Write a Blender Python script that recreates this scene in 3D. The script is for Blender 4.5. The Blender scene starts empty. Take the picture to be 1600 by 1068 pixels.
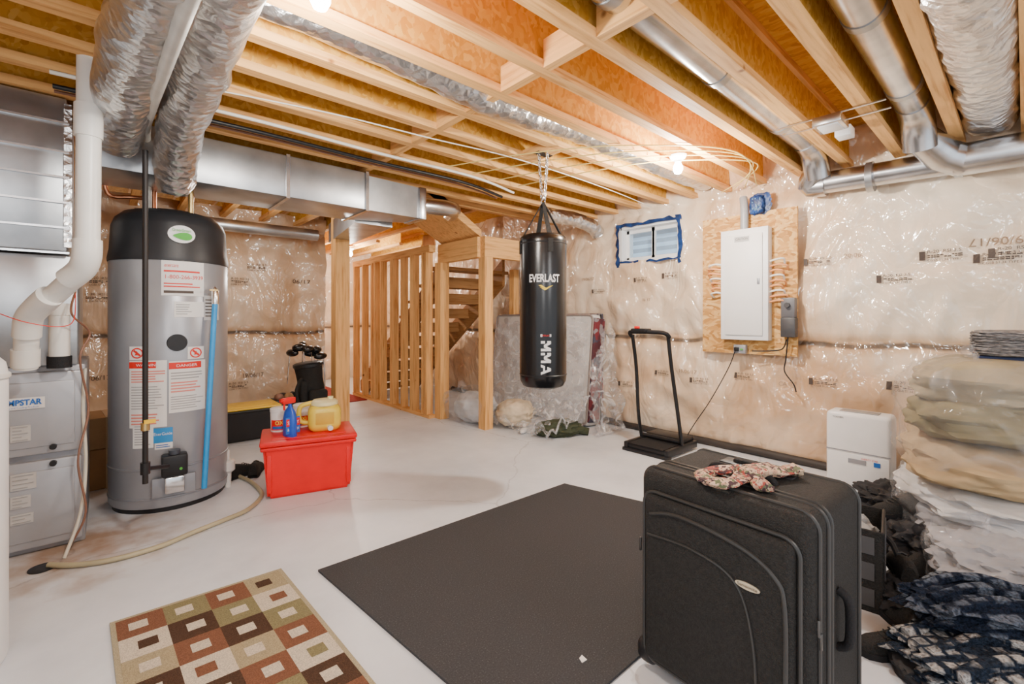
import bpy, bmesh, math, random
from mathutils import Vector, Matrix, noise
random.seed(7)
SC=bpy.context.scene; C=SC.collection
PI=math.pi; sin=math.sin; cos=math.cos
V=Vector
# ---------------------------------------------------------------- measuring helpers
H=1.2; F=711.1; HY=495
th=math.radians(48.4)
fx,fy=cos(th),sin(th); rx,ry=sin(th),-cos(th)
CAM=V((0,0,H))
def ray(px,py):
    a=(px-800)/F; return V((fx+a*rx,fy+a*ry,(HY-py)/F))
def G(px,py,z=0.0):
    r=ray(px,py); return CAM+r*((z-H)/r.z)
def D(px,py,d): return CAM+ray(px,py)*d
def XP(px,py,x):
    r=ray(px,py); return CAM+r*(x/r.x)
def YP(px,py,y):
    r=ray(px,py); return CAM+r*(y/r.y)
def CH(px,py,c,R):
    r=ray(px,py); a=r.x*r.x+r.y*r.y; b=-2*(r.x*c[0]+r.y*c[1]); cc=c[0]**2+c[1]**2-R*R
    disc=max(b*b-4*a*cc,0); t=(-b-math.sqrt(disc))/(2*a); p=CAM+r*t
    return math.atan2(p.y-c[1],p.x-c[0]),p.z
# ---------------------------------------------------------------- materials
def nm(name):
    m=bpy.data.materials.new(name); m.use_nodes=True; nt=m.node_tree
    return m,nt,nt.nodes['Principled BSDF']
def N(nt,t,**k):
    n=nt.nodes.new(t)
    for a,b in k.items():
        if a.startswith('_'): setattr(n,a[1:],b)
        else: n.inputs[a.replace('__',' ')].default_value=b
    return n
def coords(nt,scale=(1,1,1)):
    tc=N(nt,'ShaderNodeTexCoord'); mp=N(nt,'ShaderNodeMapping'); mp.inputs['Scale'].default_value=scale
    nt.links.new(tc.outputs['Object'],mp.inputs['Vector']); return mp.outputs['Vector']
def ramp(nt,stops):
    r=nt.nodes.new('ShaderNodeValToRGB'); e=r.color_ramp.elements
    while len(e)<len(stops): e.new(.5)
    for i,(p,c) in enumerate(stops): e[i].position=p; e[i].color=(*c,1)
    return r
def M(name,col,rough=.5,metal=0,var=.12,scale=8,bump=0,bscale=40,coat=0,stretch=(1,1,1),det=4,emis=0,sheen=0,spec=None):
    m,nt,b=nm(name); L=nt.links
    v=coords(nt,stretch)
    n=N(nt,'ShaderNodeTexNoise',Scale=scale,Detail=det)
    L.new(v,n.inputs['Vector'])
    r=ramp(nt,[(.3,tuple(max(0,c*(1-var)) for c in col)),(.7,tuple(min(1,c*(1+var)) for c in col))])
    L.new(n.outputs['Fac'],r.inputs['Fac']); L.new(r.outputs['Color'],b.inputs['Base Color'])
    b.inputs['Roughness'].default_value=rough; b.inputs['Metallic'].default_value=metal
    b.inputs['Coat Weight'].default_value=coat
    if spec is not None: b.inputs['Specular IOR Level'].default_value=spec
    if sheen: b.inputs['Sheen Weight'].default_value=sheen
    if emis:
        b.inputs['Emission Color'].default_value=(*col,1); b.inputs['Emission Strength'].default_value=emis
    if bump:
        n2=N(nt,'ShaderNodeTexNoise',Scale=bscale,Detail=3); L.new(v,n2.inputs['Vector'])
        bp=N(nt,'ShaderNodeBump',Strength=bump,Distance=.01); L.new(n2.outputs['Fac'],bp.inputs['Height']); L.new(bp.outputs['Normal'],b.inputs['Normal'])
    return m
def wood(name,col,axis):
    s=[14,14,14]; s[axis]=.9
    m,nt,b=nm(name); L=nt.links; v=coords(nt,s)
    n=N(nt,'ShaderNodeTexNoise',Scale=3,Detail=6,Distortion=.6); L.new(v,n.inputs['Vector'])
    d=tuple(c*f for c,f in zip(col,(.72,.60,.46)))
    r=ramp(nt,[(.3,d),(.5,col),(.75,tuple(min(1,c*1.15) for c in col))]); L.new(n.outputs['Fac'],r.inputs['Fac'])
    v2=coords(nt,(1,1,1)); k=N(nt,'ShaderNodeTexVoronoi',Scale=3.2); L.new(v2,k.inputs['Vector'])
    kr=ramp(nt,[(.035,(.22,.10,.04)),(.07,(1,1,1))]); L.new(k.outputs['Distance'],kr.inputs['Fac'])
    mx=N(nt,'ShaderNodeMixRGB',_blend_type='MULTIPLY',Fac=.85); L.new(r.outputs['Color'],mx.inputs[1]); L.new(kr.outputs['Color'],mx.inputs[2])
    L.new(mx.outputs[0],b.inputs['Base Color']); b.inputs['Roughness'].default_value=.65; b.inputs['Specular IOR Level'].default_value=.3
    bp=N(nt,'ShaderNodeBump',Strength=.2,Distance=.004); L.new(n.outputs['Fac'],bp.inputs['Height']); L.new(bp.outputs['Normal'],b.inputs['Normal'])
    return m
WC=(.77,.43,.155)
wX=wood('lumber x',WC,0); wY=wood('lumber y',WC,1); wZ=wood('lumber z',WC,2)
def osb(name,cols,sc=30):
    m,nt,b=nm(name); L=nt.links
    v=coords(nt,(1,.45,.8)); ds=N(nt,'ShaderNodeTexNoise',Scale=9,Detail=2); L.new(v,ds.inputs['Vector'])
    ad=N(nt,'ShaderNodeMixRGB',_blend_type='ADD',Fac=.12); L.new(v,ad.inputs[1]); L.new(ds.outputs['Color'],ad.inputs[2])
    vo=N(nt,'ShaderNodeTexVoronoi',Scale=sc); L.new(ad.outputs[0],vo.inputs['Vector'])
    sp=N(nt,'ShaderNodeSeparateColor'); L.new(vo.outputs['Color'],sp.inputs[0])
    r=ramp(nt,[(0,cols[0]),(.5,cols[1]),(1,cols[2])]); L.new(sp.outputs[0],r.inputs['Fac'])
    L.new(r.outputs['Color'],b.inputs['Base Color']); b.inputs['Roughness'].default_value=.75; b.inputs['Specular IOR Level'].default_value=.2
    return m
OSBm=osb('osb deck',((.50,.21,.02),(.62,.29,.035),(.68,.36,.07)),44)
OSBw=osb('osb web',((.56,.26,.03),(.67,.34,.05),(.73,.42,.09)),44)
OSBb=osb('osb board',((.38,.18,.05),(.60,.32,.10),(.74,.48,.20)),55)
def polymat(name,cols,coat=1,dark=.9):
    m,nt,b=nm(name); L=nt.links; v=coords(nt)
    n=N(nt,'ShaderNodeTexNoise',Scale=1.1,Detail=4,Roughness=.5,Distortion=.4); L.new(v,n.inputs['Vector'])
    r=ramp(nt,list(zip((.28,.42,.55,.72),cols))); L.new(n.outputs['Fac'],r.inputs['Fac'])
    sx=N(nt,'ShaderNodeSeparateXYZ'); L.new(v,sx.inputs[0])
    n3=N(nt,'ShaderNodeTexNoise',Scale=1.6,Detail=3); L.new(v,n3.inputs['Vector'])
    m1=N(nt,'ShaderNodeMath',_operation='MULTIPLY_ADD'); m1.inputs[1].default_value=.14; L.new(n3.outputs['Fac'],m1.inputs[0]); L.new(sx.outputs['Z'],m1.inputs[2])
    s1=N(nt,'ShaderNodeMath',_operation='SUBTRACT'); s1.inputs[1].default_value=1.07; L.new(m1.outputs[0],s1.inputs[0])
    ab=N(nt,'ShaderNodeMath',_operation='ABSOLUTE'); L.new(s1.outputs[0],ab.inputs[0])
    sr=ramp(nt,[(.012,(.05,.03,.018)),(.03,(.70,.58,.45)),(.10,(1,1,1))]); L.new(ab.outputs[0],sr.inputs['Fac'])
    mx=N(nt,'ShaderNodeMixRGB',_blend_type='MULTIPLY',Fac=dark); L.new(r.outputs['Color'],mx.inputs[1]); L.new(sr.outputs['Color'],mx.inputs[2])
    L.new(mx.outputs[0],b.inputs['Base Color']); b.inputs['Roughness'].default_value=.6
    b.inputs['Coat Weight'].default_value=coat; b.inputs['Coat Roughness'].default_value=.13; b.inputs['Coat IOR'].default_value=1.8
    # long draping film creases
    v4=coords(nt,(1.0,1.0,.55)); w=N(nt,'ShaderNodeTexNoise',Scale=2.3,Detail=2,Roughness=.4,Distortion=2.8); L.new(v4,w.inputs['Vector'])
    rg=N(nt,'ShaderNodeMath',_operation='SUBTRACT'); rg.inputs[1].default_value=.5; L.new(w.outputs['Fac'],rg.inputs[0])
    ra=N(nt,'ShaderNodeMath',_operation='ABSOLUTE'); L.new(rg.outputs[0],ra.inputs[0])
    w2=N(nt,'ShaderNodeTexNoise',Scale=5.5,Detail=2,Roughness=.4,Distortion=1.6); L.new(v,w2.inputs['Vector'])
    mu=N(nt,'ShaderNodeMath',_operation='MULTIPLY_ADD'); mu.inputs[1].default_value=.22; L.new(w2.outputs['Fac'],mu.inputs[0]); L.new(ra.outputs[0],mu.inputs[2])
    bp=N(nt,'ShaderNodeBump',Strength=.35,Distance=.06); L.new(mu.outputs[0],bp.inputs['Height']); L.new(bp.outputs['Normal'],b.inputs['Normal'])
    b2=N(nt,'ShaderNodeBump',Strength=1,Distance=.10); L.new(mu.outputs[0],b2.inputs['Height']); L.new(b2.outputs['Normal'],b.inputs['Coat Normal'])
    return m
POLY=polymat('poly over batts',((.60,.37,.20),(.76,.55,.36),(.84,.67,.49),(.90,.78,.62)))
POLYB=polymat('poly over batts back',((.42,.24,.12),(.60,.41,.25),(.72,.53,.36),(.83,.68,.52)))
def concrete():
    m,nt,b=nm('concrete'); L=nt.links; v=coords(nt)
    n=N(nt,'ShaderNodeTexNoise',Scale=1.3,Detail=9,Roughness=.62); L.new(v,n.inputs['Vector'])
    r=ramp(nt,[(.3,(.55,.58,.63)),(.5,(.68,.71,.76)),(.72,(.79,.82,.86))]); L.new(n.outputs['Fac'],r.inputs['Fac'])
    dp=G(120,860)
    vm=N(nt,'ShaderNodeVectorMath',_operation='DISTANCE'); vm.inputs[1].default_value=dp; L.new(v,vm.inputs[0])
    n2=N(nt,'ShaderNodeTexNoise',Scale=7,Detail=6); L.new(v,n2.inputs['Vector'])
    ma=N(nt,'ShaderNodeMath',_operation='MULTIPLY_ADD'); ma.inputs[1].default_value=.9; L.new(n2.outputs['Fac'],ma.inputs[0]); L.new(vm.outputs['Value'],ma.inputs[2])
    mr=ramp(nt,[(.50,(.85,.85,.85)),(.95,(0,0,0))]); L.new(ma.outputs[0],mr.inputs['Fac'])
    mx=N(nt,'ShaderNodeMixRGB'); mx.inputs[2].default_value=(.30,.17,.08,1); L.new(mr.outputs['Color'],mx.inputs[0]); L.new(r.outputs['Color'],mx.inputs[1])
    vo=N(nt,'ShaderNodeTexVoronoi',Scale=.55,_feature='DISTANCE_TO_EDGE'); ds=N(nt,'ShaderNodeMixRGB',_blend_type='ADD',Fac=.35); L.new(v,ds.inputs[1]); L.new(n.outputs['Color'],ds.inputs[2]); L.new(ds.outputs[0],vo.inputs['Vector'])
    cr_=ramp(nt,[(.0008,(.40,.39,.38)),(.004,(1,1,1))]); L.new(vo.outputs['Distance'],cr_.inputs['Fac'])
    m2=N(nt,'ShaderNodeMixRGB',_blend_type='MULTIPLY',Fac=.5); L.new(mx.outputs[0],m2.inputs[1]); L.new(cr_.outputs['Color'],m2.inputs[2])
    L.new(m2.outputs[0],b.inputs['Base Color']); b.inputs['Roughness'].default_value=.42
    bp=N(nt,'ShaderNodeBump',Strength=.15,Distance=.01); L.new(n2.outputs['Fac'],bp.inputs['Height']); L.new(bp.outputs['Normal'],b.inputs['Normal'])
    return m
CONC=concrete()
def foil(name,st=.55):
    m,nt,b=nm(name); L=nt.links; v=coords(nt)
    b.inputs['Base Color'].default_value=(.72,.72,.72,1); b.inputs['Metallic'].default_value=1; b.inputs['Roughness'].default_value=.30
    n=N(nt,'ShaderNodeTexVoronoi',Scale=24); L.new(v,n.inputs['Vector'])
    n2=N(nt,'ShaderNodeTexNoise',Scale=12,Detail=5,Distortion=1.8); L.new(v,n2.inputs['Vector'])
    ad=N(nt,'ShaderNodeMath',_operation='ADD'); L.new(n.outputs['Distance'],ad.inputs[0]); L.new(n2.outputs['Fac'],ad.inputs[1])
    bp=N(nt,'ShaderNodeBump',Strength=st,Distance=.014); L.new(ad.outputs[0],bp.inputs['Height']); L.new(bp.outputs['Normal'],b.inputs['Normal'])
    return m
FOIL=foil('crinkled foil')
GALV=M('galvanised steel',(.58,.59,.61),.27,1,.25,5,.12,5)
GALVD=M('dull galvanised steel',(.44,.46,.48),.36,.9,.25,4,.15,4)
CHROME=M('bright steel',(.75,.75,.76),.2,1); DMET=M('dark metal',(.12,.12,.12),.3,1)
def plastic(name,op=.75,col=(.97,.97,.98),lo=.3,bs=7,bd=.02,dist=2.0,r0=.5,r1=.68):
    m,nt,b=nm(name); L=nt.links; v=coords(nt)
    out=nt.nodes['Material Output']
    tr=N(nt,'ShaderNodeBsdfTransparent'); tr.inputs[0].default_value=(*col,1)
    b.inputs['Base Color'].default_value=(.8,.8,.81,1); b.inputs['Roughness'].default_value=.10; b.inputs['Specular IOR Level'].default_value=1
    n2=N(nt,'ShaderNodeTexNoise',Scale=bs,Detail=2,Distortion=dist); L.new(v,n2.inputs['Vector'])
    bp=N(nt,'ShaderNodeBump',Strength=1,Distance=bd); L.new(n2.outputs['Fac'],bp.inputs['Height']); L.new(bp.outputs['Normal'],b.inputs['Normal'])
    r=ramp(nt,[(r0,(op,op,op)),(r1,(op-lo,)*3)]); L.new(n2.outputs['Fac'],r.inputs['Fac'])
    mx=N(nt,'ShaderNodeMixShader'); L.new(r.outputs['Color'],mx.inputs[0]); L.new(b.outputs[0],mx.inputs[1]); L.new(tr.outputs[0],mx.inputs[2]); L.new(mx.outputs[0],out.inputs[0])
    return m
CLEAR=plastic('clear plastic film',.84,lo=.45,bs=6,dist=3); BAGF=plastic('bag film',.90,lo=.30,bs=3.2,bd=.05,dist=2.2,r0=.55,r1=.75); GLASS=plastic('glass',.95,(.9,.96,1),.02,1,0)
def patch(name,cols,scale,bump=.3,rough=.9):
    m,nt,b=nm(name); L=nt.links; v=coords(nt)
    ds=N(nt,'ShaderNodeTexNoise',Scale=scale*.8,Detail=2); L.new(v,ds.inputs['Vector'])
    ad=N(nt,'ShaderNodeMixRGB',_blend_type='ADD',Fac=.15); L.new(v,ad.inputs[1]); L.new(ds.outputs['Color'],ad.inputs[2])
    vo=N(nt,'ShaderNodeTexVoronoi',Scale=scale); L.new(ad.outputs[0],vo.inputs['Vector'])
    sp=N(nt,'ShaderNodeSeparateColor'); L.new(vo.outputs['Color'],sp.inputs[0])
    k=len(cols); r=ramp(nt,[(i/k,c) for i,c in enumerate(cols)]); r.color_ramp.interpolation='CONSTANT'
    L.new(sp.outputs[0],r.inputs['Fac']); L.new(r.outputs['Color'],b.inputs['Base Color']); b.inputs['Roughness'].default_value=rough
    n2=N(nt,'ShaderNodeTexNoise',Scale=120,Detail=3); L.new(v,n2.inputs['Vector'])
    bp=N(nt,'ShaderNodeBump',Strength=bump,Distance=.01); L.new(n2.outputs['Fac'],bp.inputs['Height']); L.new(bp.outputs['Normal'],b.inputs['Normal'])
    return m
def fleece(name,base,light,sc=26,lo=.30,hi=.42):
    m,nt,b=nm(name); L=nt.links; v=coords(nt)
    vo=N(nt,'ShaderNodeTexNoise',Scale=95,Detail=2); L.new(v,vo.inputs['Vector'])
    ck=N(nt,'ShaderNodeTexVoronoi',Scale=sc,Randomness=.35,_distance='CHEBYCHEV'); L.new(v,ck.inputs['Vector'])
    r2=ramp(nt,[(lo,light),(hi,base)]); L.new(ck.outputs['Distance'],r2.inputs['Fac'])
    r=ramp(nt,[(.35,(.30,.30,.30)),(.6,(1,1,1))]); L.new(vo.outputs['Fac'],r.inputs['Fac'])
    mx=N(nt,'ShaderNodeMixRGB',_blend_type='MULTIPLY',Fac=.85); L.new(r2.outputs['Color'],mx.inputs[1]); L.new(r.outputs['Color'],mx.inputs[2]); L.new(mx.outputs[0],b.inputs['Base Color'])
    b.inputs['Roughness'].default_value=.95; b.inputs['Specular IOR Level'].default_value=.1
    bp=N(nt,'ShaderNodeBump',Strength=1,Distance=.012); L.new(vo.outputs['Fac'],bp.inputs['Height']); L.new(bp.outputs['Normal'],b.inputs['Normal']); return m
BLK=M('black plastic',(.014,.014,.016),.4,spec=.35); BLKR=M('black rubber',(.014,.014,.016),.75,bump=.3,bscale=200,spec=.25)
BLKF=M('black woven cloth',(.018,.0175,.017),.7,bump=.7,bscale=260,spec=.3,var=.35,scale=120); BLKG=M('black gloss vinyl',(.006,.006,.007),.25,bump=.12,bscale=9)
WHT=M('white plastic',(.84,.84,.84),.35,var=.03); PVC=M('white pvc',(.74,.73,.69),.35,var=.05)
GREY=M('grey painted steel',(.30,.31,.34),.4,.3,.06); LGREY=M('light grey painted steel',(.37,.38,.41),.35,.2,.05)
RED=M('red plastic',(.80,.004,.006),.35,var=.06,spec=.35); YEL=M('yellow plastic',(.80,.50,.01),.35,var=.06)
COP=M('copper',(.75,.32,.18),.3,1); BRASS=M('brass',(.6,.45,.2),.35,1)
BLUE=M('blue plastic',(.02,.33,.78),.35); DBLUE=M('blue tape',(.006,.035,.14),.45,var=.6,scale=14)
INK=M('black ink',(.07,.05,.04),.6,var=0); INKW=M('white ink',(.88,.88,.88),.5,var=0); INKR=M('red ink',(.75,.02,.01),.5,var=0); INKG=M('green ink',(.08,.45,.05),.5,var=0); INKY=M('yellow ink',(.9,.65,.05),.5,var=0); INKB=M('blue ink',(.01,.13,.5),.5,var=0)
INKF=M('faded brown ink',(.30,.20,.12),.6,var=.3)
STK=M('white sticker',(.82,.81,.79),.45,var=.02)
BROWNW=M('brown cable',(.22,.10,.06),.5); ORW=M('orange cable',(.78,.34,.13),.45); WHW=M('white cable',(.8,.78,.7),.45); YW=M('yellow cable',(.8,.62,.2),.45)
CARD=M('cardboard',(.38,.21,.09),.8,var=.12)
BULB=M('lit bulb',(1,.9,.74),.3,var=0,emis=60)
PINKL=M('red print',(.78,.25,.2),.5,var=0); GREYL=M('grey print',(.35,.35,.35),.5,var=0)
# ---------------------------------------------------------------- mesh builder
_tc={}
def textmesh(s):
    if s in _tc: return _tc[s]
    cu=bpy.data.curves.new('t','FONT'); cu.body=s.lstrip('*'); cu.resolution_u=3
    if s[0]=='*': cu.offset=.03
    o=bpy.data.objects.new('t',cu); C.objects.link(o)
    dg=bpy.context.evaluated_depsgraph_get(); dg.update(); me=bpy.data.meshes.new_from_object(o.evaluated_get(dg))
    vs=[(v.co.x,v.co.y) for v in me.vertices]; fs=[tuple(p.vertices) for p in me.polygons]
    bpy.data.objects.remove(o); bpy.data.meshes.remove(me); bpy.data.curves.remove(cu)
    _tc[s]=(vs,fs); return _tc[s]
def cr(pts,k=8,closed=False):
    P=[V(p) for p in pts]; n=len(P); out=[]
    rng=n if closed else n-1
    for i in range(rng):
        if closed: a,b,c,d=P[(i-1)%n],P[i],P[(i+1)%n],P[(i+2)%n]
        else: a,b,c,d=P[max(i-1,0)],P[i],P[i+1],P[min(i+2,n-1)]
        for j in range(k):
            t=j/k; out.append(.5*((2*b)+(c-a)*t+(2*a-5*b+4*c-d)*t*t+(3*b-a-3*c+d)*t**3))
    if not closed: out.append(P[-1])
    return out
class MB:
    def __init__(s): s.bm=bmesh.new(); s.mi=0
    def _f(s,vs):
        try:
            f=s.bm.faces.new(vs); f.material_index=s.mi; return f
        except ValueError: return None
    def box(s,c,sz,rz=0,bev=0,seg=2,mat=None):
        m=Matrix.Translation(V(c))@(mat if mat else Matrix.Rotation(rz,4,'Z'))@Matrix.Diagonal((sz[0],sz[1],sz[2],1))
        r=bmesh.ops.create_cube(s.bm,size=1,matrix=m); vs=r['verts']
        fs={f for v in vs for f in v.link_faces}
        for f in fs: f.material_index=s.mi
        if bev:
            es=list({e for v in vs for e in v.link_edges})
            r=bmesh.ops.bevel(s.bm,geom=es,offset=min(bev,.48*min(sz)),segments=seg,profile=.5,affect='EDGES')
            for f in r['faces']: f.material_index=s.mi
        return s
    def bb(s,a,b,bev=0):
        a=V(a);b=V(b); d=b-a
        return s.box((a+b)/2,(abs(d.x),abs(d.y),abs(d.z)),0,bev)
    def tube(s,pts,r,n=10,closed=False,jit=0,seed=0,flat=1,jf=14):
        P=[V(p) for p in pts]; k=len(P); rings=[]; up=None
        for i in range(k):
            if closed: t=(P[(i+1)%k]-P[i-1])
            else: t=P[min(i+1,k-1)]-P[max(i-1,0)]
            t.normalize()
            if up is None:
                up=V((0,0,1)) if abs(t.z)<.9 else V((1,0,0))
            up=(up-t*up.dot(t)); up.normalize(); sd=t.cross(up)
            rr=r[i] if isinstance(r,(list,tuple)) else r
            ring=[]
            for j in range(n):
                a=2*PI*j/n; q=sd*cos(a)+up*sin(a)*flat
                f=rr*(1+(jit*noise.noise((P[i]+q*.2)*jf+V((seed,0,0))) if jit else 0))
                ring.append(s.bm.verts.new(P[i]+q*f))
            rings.append(ring)
        for i in range(k if closed else k-1):
            A=rings[i];B=rings[(i+1)%k]
            for j in range(n): s._f((A[j],A[(j+1)%n],B[(j+1)%n],B[j]))
        if not closed: s._f(rings[0][::-1]); s._f(rings[-1])
        return s
    def cyl(s,a,b,r,r2=None,n=20): return s.tube([a,b],[r,r if r2 is None else r2],n)
    def lathe(s,prof,c=(0,0,0),n=32,mat=None):
        c=V(c); rings=[]
        for (r,z) in prof:
            ring=[]
            for j in range(n):
                a=2*PI*j/n; p=V((r*cos(a),r*sin(a),z))
                if mat: p=mat@p
                ring.append(s.bm.verts.new(c+p))
            rings.append(ring)
        for A,B in zip(rings,rings[1:]):
            for j in range(n): s._f((A[j],A[(j+1)%n],B[(j+1)%n],B[j]))
        s._f(rings[0][::-1]); s._f(rings[-1]); return s
    def poly(s,pts): s._f([s.bm.verts.new(V(p)) for p in pts]); return s
    def slab(s,pts,z0,z1):
        a=[s.bm.verts.new(V((p[0],p[1],z0))) for p in pts]; b=[s.bm.verts.new(V((p[0],p[1],z1))) for p in pts]
        s._f(a[::-1]); s._f(b); n=len(pts)
        for i in range(n): s._f((a[i],a[(i+1)%n],b[(i+1)%n],b[i]))
        return s
    def prism(s,pts,off):
        off=V(off); a=[s.bm.verts.new(V(p)) for p in pts]; b=[s.bm.verts.new(V(p)+off) for p in pts]
        s._f(a[::-1]); s._f(b); n=len(pts)
        for i in range(n): s._f((a[i],a[(i+1)%n],b[(i+1)%n],b[i]))
        return s
    def blob(s,c,sz,rz=0,amp=.08,freq=3,seed=0,p=2.0,sub=4,mat=None):
        r=bmesh.ops.create_icosphere(s.bm,subdivisions=sub,radius=1); m=mat if mat else Matrix.Rotation(rz,4,'Z')
        for v in r['verts']:
            d=v.co.normalized(); q=(abs(d.x)**p+abs(d.y)**p+abs(d.z)**p)**(-1/p); e=d*q
            nn=noise.fractal(e*freq+V((seed*7.3,seed*1.7,0)),.6,2.0,3)
            e=e*(1+amp*nn)
            v.co=V(c)+m@V((e.x*sz[0],e.y*sz[1],e.z*sz[2]))
        for f in {f for v in r['verts'] for f in v.link_faces}: f.material_index=s.mi
        return s
    def grid(s,nu,nv,fn,skip=None):
        g=[[s.bm.verts.new(fn(i/nu,j/nv)) for j in range(nv+1)] for i in range(nu+1)]
        for i in range(nu):
            for j in range(nv):
                if skip and skip((i+.5)/nu,(j+.5)/nv): continue
                s._f((g[i][j],g[i+1][j],g[i+1][j+1],g[i][j+1]))
        bmesh.ops.delete(s.bm,geom=[v for v in s.bm.verts if not v.link_faces],context='VERTS')
        return s
    def text(s,t,w,h,fn):
        vs,fs=textmesh(t); xs=[v[0] for v in vs]; ys=[v[1] for v in vs]
        x0,x1,y0,y1=min(xs),max(xs),min(ys),max(ys); sx=w/(x1-x0); sy=(h/(y1-y0)) if h else sx
        bv=[s.bm.verts.new(fn((x-(x0+x1)/2)*sx,(y-(y0+y1)/2)*sy)) for x,y in vs]
        for f in fs: s._f([bv[i] for i in f])
        return s
    def cpatch(s,c,R,p0,p1,z0,z1,n=8):
        return s.grid(n,1,lambda u,v:V((c[0]+R*cos(p0+(p1-p0)*u),c[1]+R*sin(p0+(p1-p0)*u),z0+(z1-z0)*v)))
WM={}
def thing(name,label,cat,loc=(0,0,0),rz=0,group=None):
    o=bpy.data.objects.new(name,None); C.objects.link(o); o.empty_display_size=.1
    o.location=loc; o.rotation_euler=(0,0,rz); o['label']=label; o['category']=cat
    if group: o['group']=group
    WM[o.name]=Matrix.Translation(V(loc))@Matrix.Rotation(rz,4,'Z'); return o
def obj(name,mb,mats,parent=None,local=False,label=None,smooth=40):
    if not isinstance(mats,(list,tuple)): mats=[mats]
    if parent is not None and not local: mb.bm.transform(WM[parent.name].inverted())
    if name not in('lettering','printed_marks'): bmesh.ops.recalc_face_normals(mb.bm,faces=mb.bm.faces[:])
    me=bpy.data.meshes.new(name); mb.bm.to_mesh(me); mb.bm.free()
    for m in mats: me.materials.append(m)
    if smooth:
        for p in me.polygons: p.use_smooth=True
        me.set_sharp_from_angle(angle=math.radians(smooth))
    o=bpy.data.objects.new(name,me); C.objects.link(o)
    if parent is not None: o.parent=parent; WM[o.name]=WM[parent.name]
    else: WM[o.name]=Matrix.Identity(4)
    if label: o['label']=label
    return o
def tag(o,label,cat,group=None,kind=None):
    o['label']=label; o['category']=cat
    if group:o['group']=group
    if kind:o['kind']=kind
    return o
def struct(name,mb,mats,parent=None,smooth=40,label=None):
    o=obj(name,mb,mats,parent,smooth=smooth); o['kind']='structure'
    if label:o['label']=label
    return o
def dup(root,loc,rz=None,label=None,rot=None):
    r=root.copy(); C.objects.link(r); r.location=loc
    if rz is not None: r.rotation_euler=(0,0,rz)
    if rot: r.rotation_euler=rot
    if label: r['label']=label
    for ch in list(root.children):
        c=ch.copy(); C.objects.link(c); c.parent=r
        for g in list(ch.children):
            d=g.copy(); C.objects.link(d); d.parent=c
    return r
def cylfn(c,R,phi,z0,vert=False):
    def f(u,v):
        if vert: u,v=v,-u
        a=phi+u/R; return V((c[0]+R*cos(a),c[1]+R*sin(a),z0+v))
    return f
# ================================================================ SETTING
XW=4.27; YB=6.34; ZJ=2.34; ZD=2.64
struct('floor',MB().bb((-2.5,-2.5,-.1),(4.5,9.2,0)),CONC)
ceil=struct('ceiling',MB().bb((-2.5,-2.5,ZD),(4.5,9.2,ZD+.03)),OSBm)
def puff(u,z,seed=0):
    zs=z+.05*noise.noise(V((u*1.1,seed,4)))
    if zs<1.0: t=zs/1.0
    elif zs<2.3: t=(zs-1)/1.3
    else: t=(zs-2.3)/.40
    t=min(max(t,0),1); b=max(sin(PI*t),0)**.45
    uu=u+.12*noise.noise(V((u*.9,z*1.3,seed+3)))
    s=abs(sin(PI*uu/.62))**.5
    n=noise.fractal(V((u*1.6,z*2.0,seed)),.6,2,3)*.035
    w=sin((u+.2*noise.noise(V((u,z*3,seed))))*34)*.012*math.exp(-min(t,1-t)*6)
    w2=-abs(noise.noise(V((u*2.4+z*2.0,z*1.5-u*1.3,seed+9))))*.06
    w3=-abs(noise.noise(V((u*1.8-z*2.4,z*1.8+u*1.0,seed+19))))*.05
    return .115*b*(.62+.38*s)+n*b+w+(w2+w3)*b
WY0,WY1,WZ0,WZ1=2.26,2.94,1.80,2.16
YL=-2.0; YS=11.0
def wr(u,v):
    y=YL+u*YS; z=v*ZD; return V((XW-max(puff(y,z),-.02),y,z))
wallR=struct('wall_right',MB().grid(420,100,wr,lambda u,v:(WY0<YL+u*YS<WY1) and (WZ0<v*ZD<WZ1)),POLY,smooth=180)
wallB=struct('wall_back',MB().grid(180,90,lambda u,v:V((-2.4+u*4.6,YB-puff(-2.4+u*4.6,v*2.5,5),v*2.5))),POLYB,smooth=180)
struct('wall_far',MB().grid(90,60,lambda u,v:V((1.4+u*2.9,8.9-puff(u*2.9,v*2.6,8),v*2.6))),POLY,smooth=180)
struct('wall_passage',MB().bb((2.12,YB-.02,0),(2.2,8.9,2.6)),POLY)
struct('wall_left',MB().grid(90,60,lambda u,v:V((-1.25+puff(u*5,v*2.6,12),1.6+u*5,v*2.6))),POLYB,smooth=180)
struct('baseboard_right',MB().tube(cr([(XW-.06-.02*noise.noise(V((y*2.3,0,0))),y,.03+.015*noise.noise(V((y*3,5,0)))) for y in [(-1.5+i*.22) for i in range(36)]],4),[.035]*141,8),M('dark sill gasket',(.035,.028,.025),.6),smooth=60)
mk=MB()
def block(mb,fn,w,h,rows_,seed):
    rnd=random.Random(seed); x=-w/2
    while x<w/2-.01:
        cw=rnd.uniform(.012,.03)
        for r_ in range(rows_):
            if rnd.random()<.8:
                y0=-h/2+r_*h/rows_; mb.poly([fn(x,y0),fn(x+cw*.8,y0),fn(x+cw*.8,y0+h/rows_*.6),fn(x,y0+h/rows_*.6)])
        x+=cw
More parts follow.
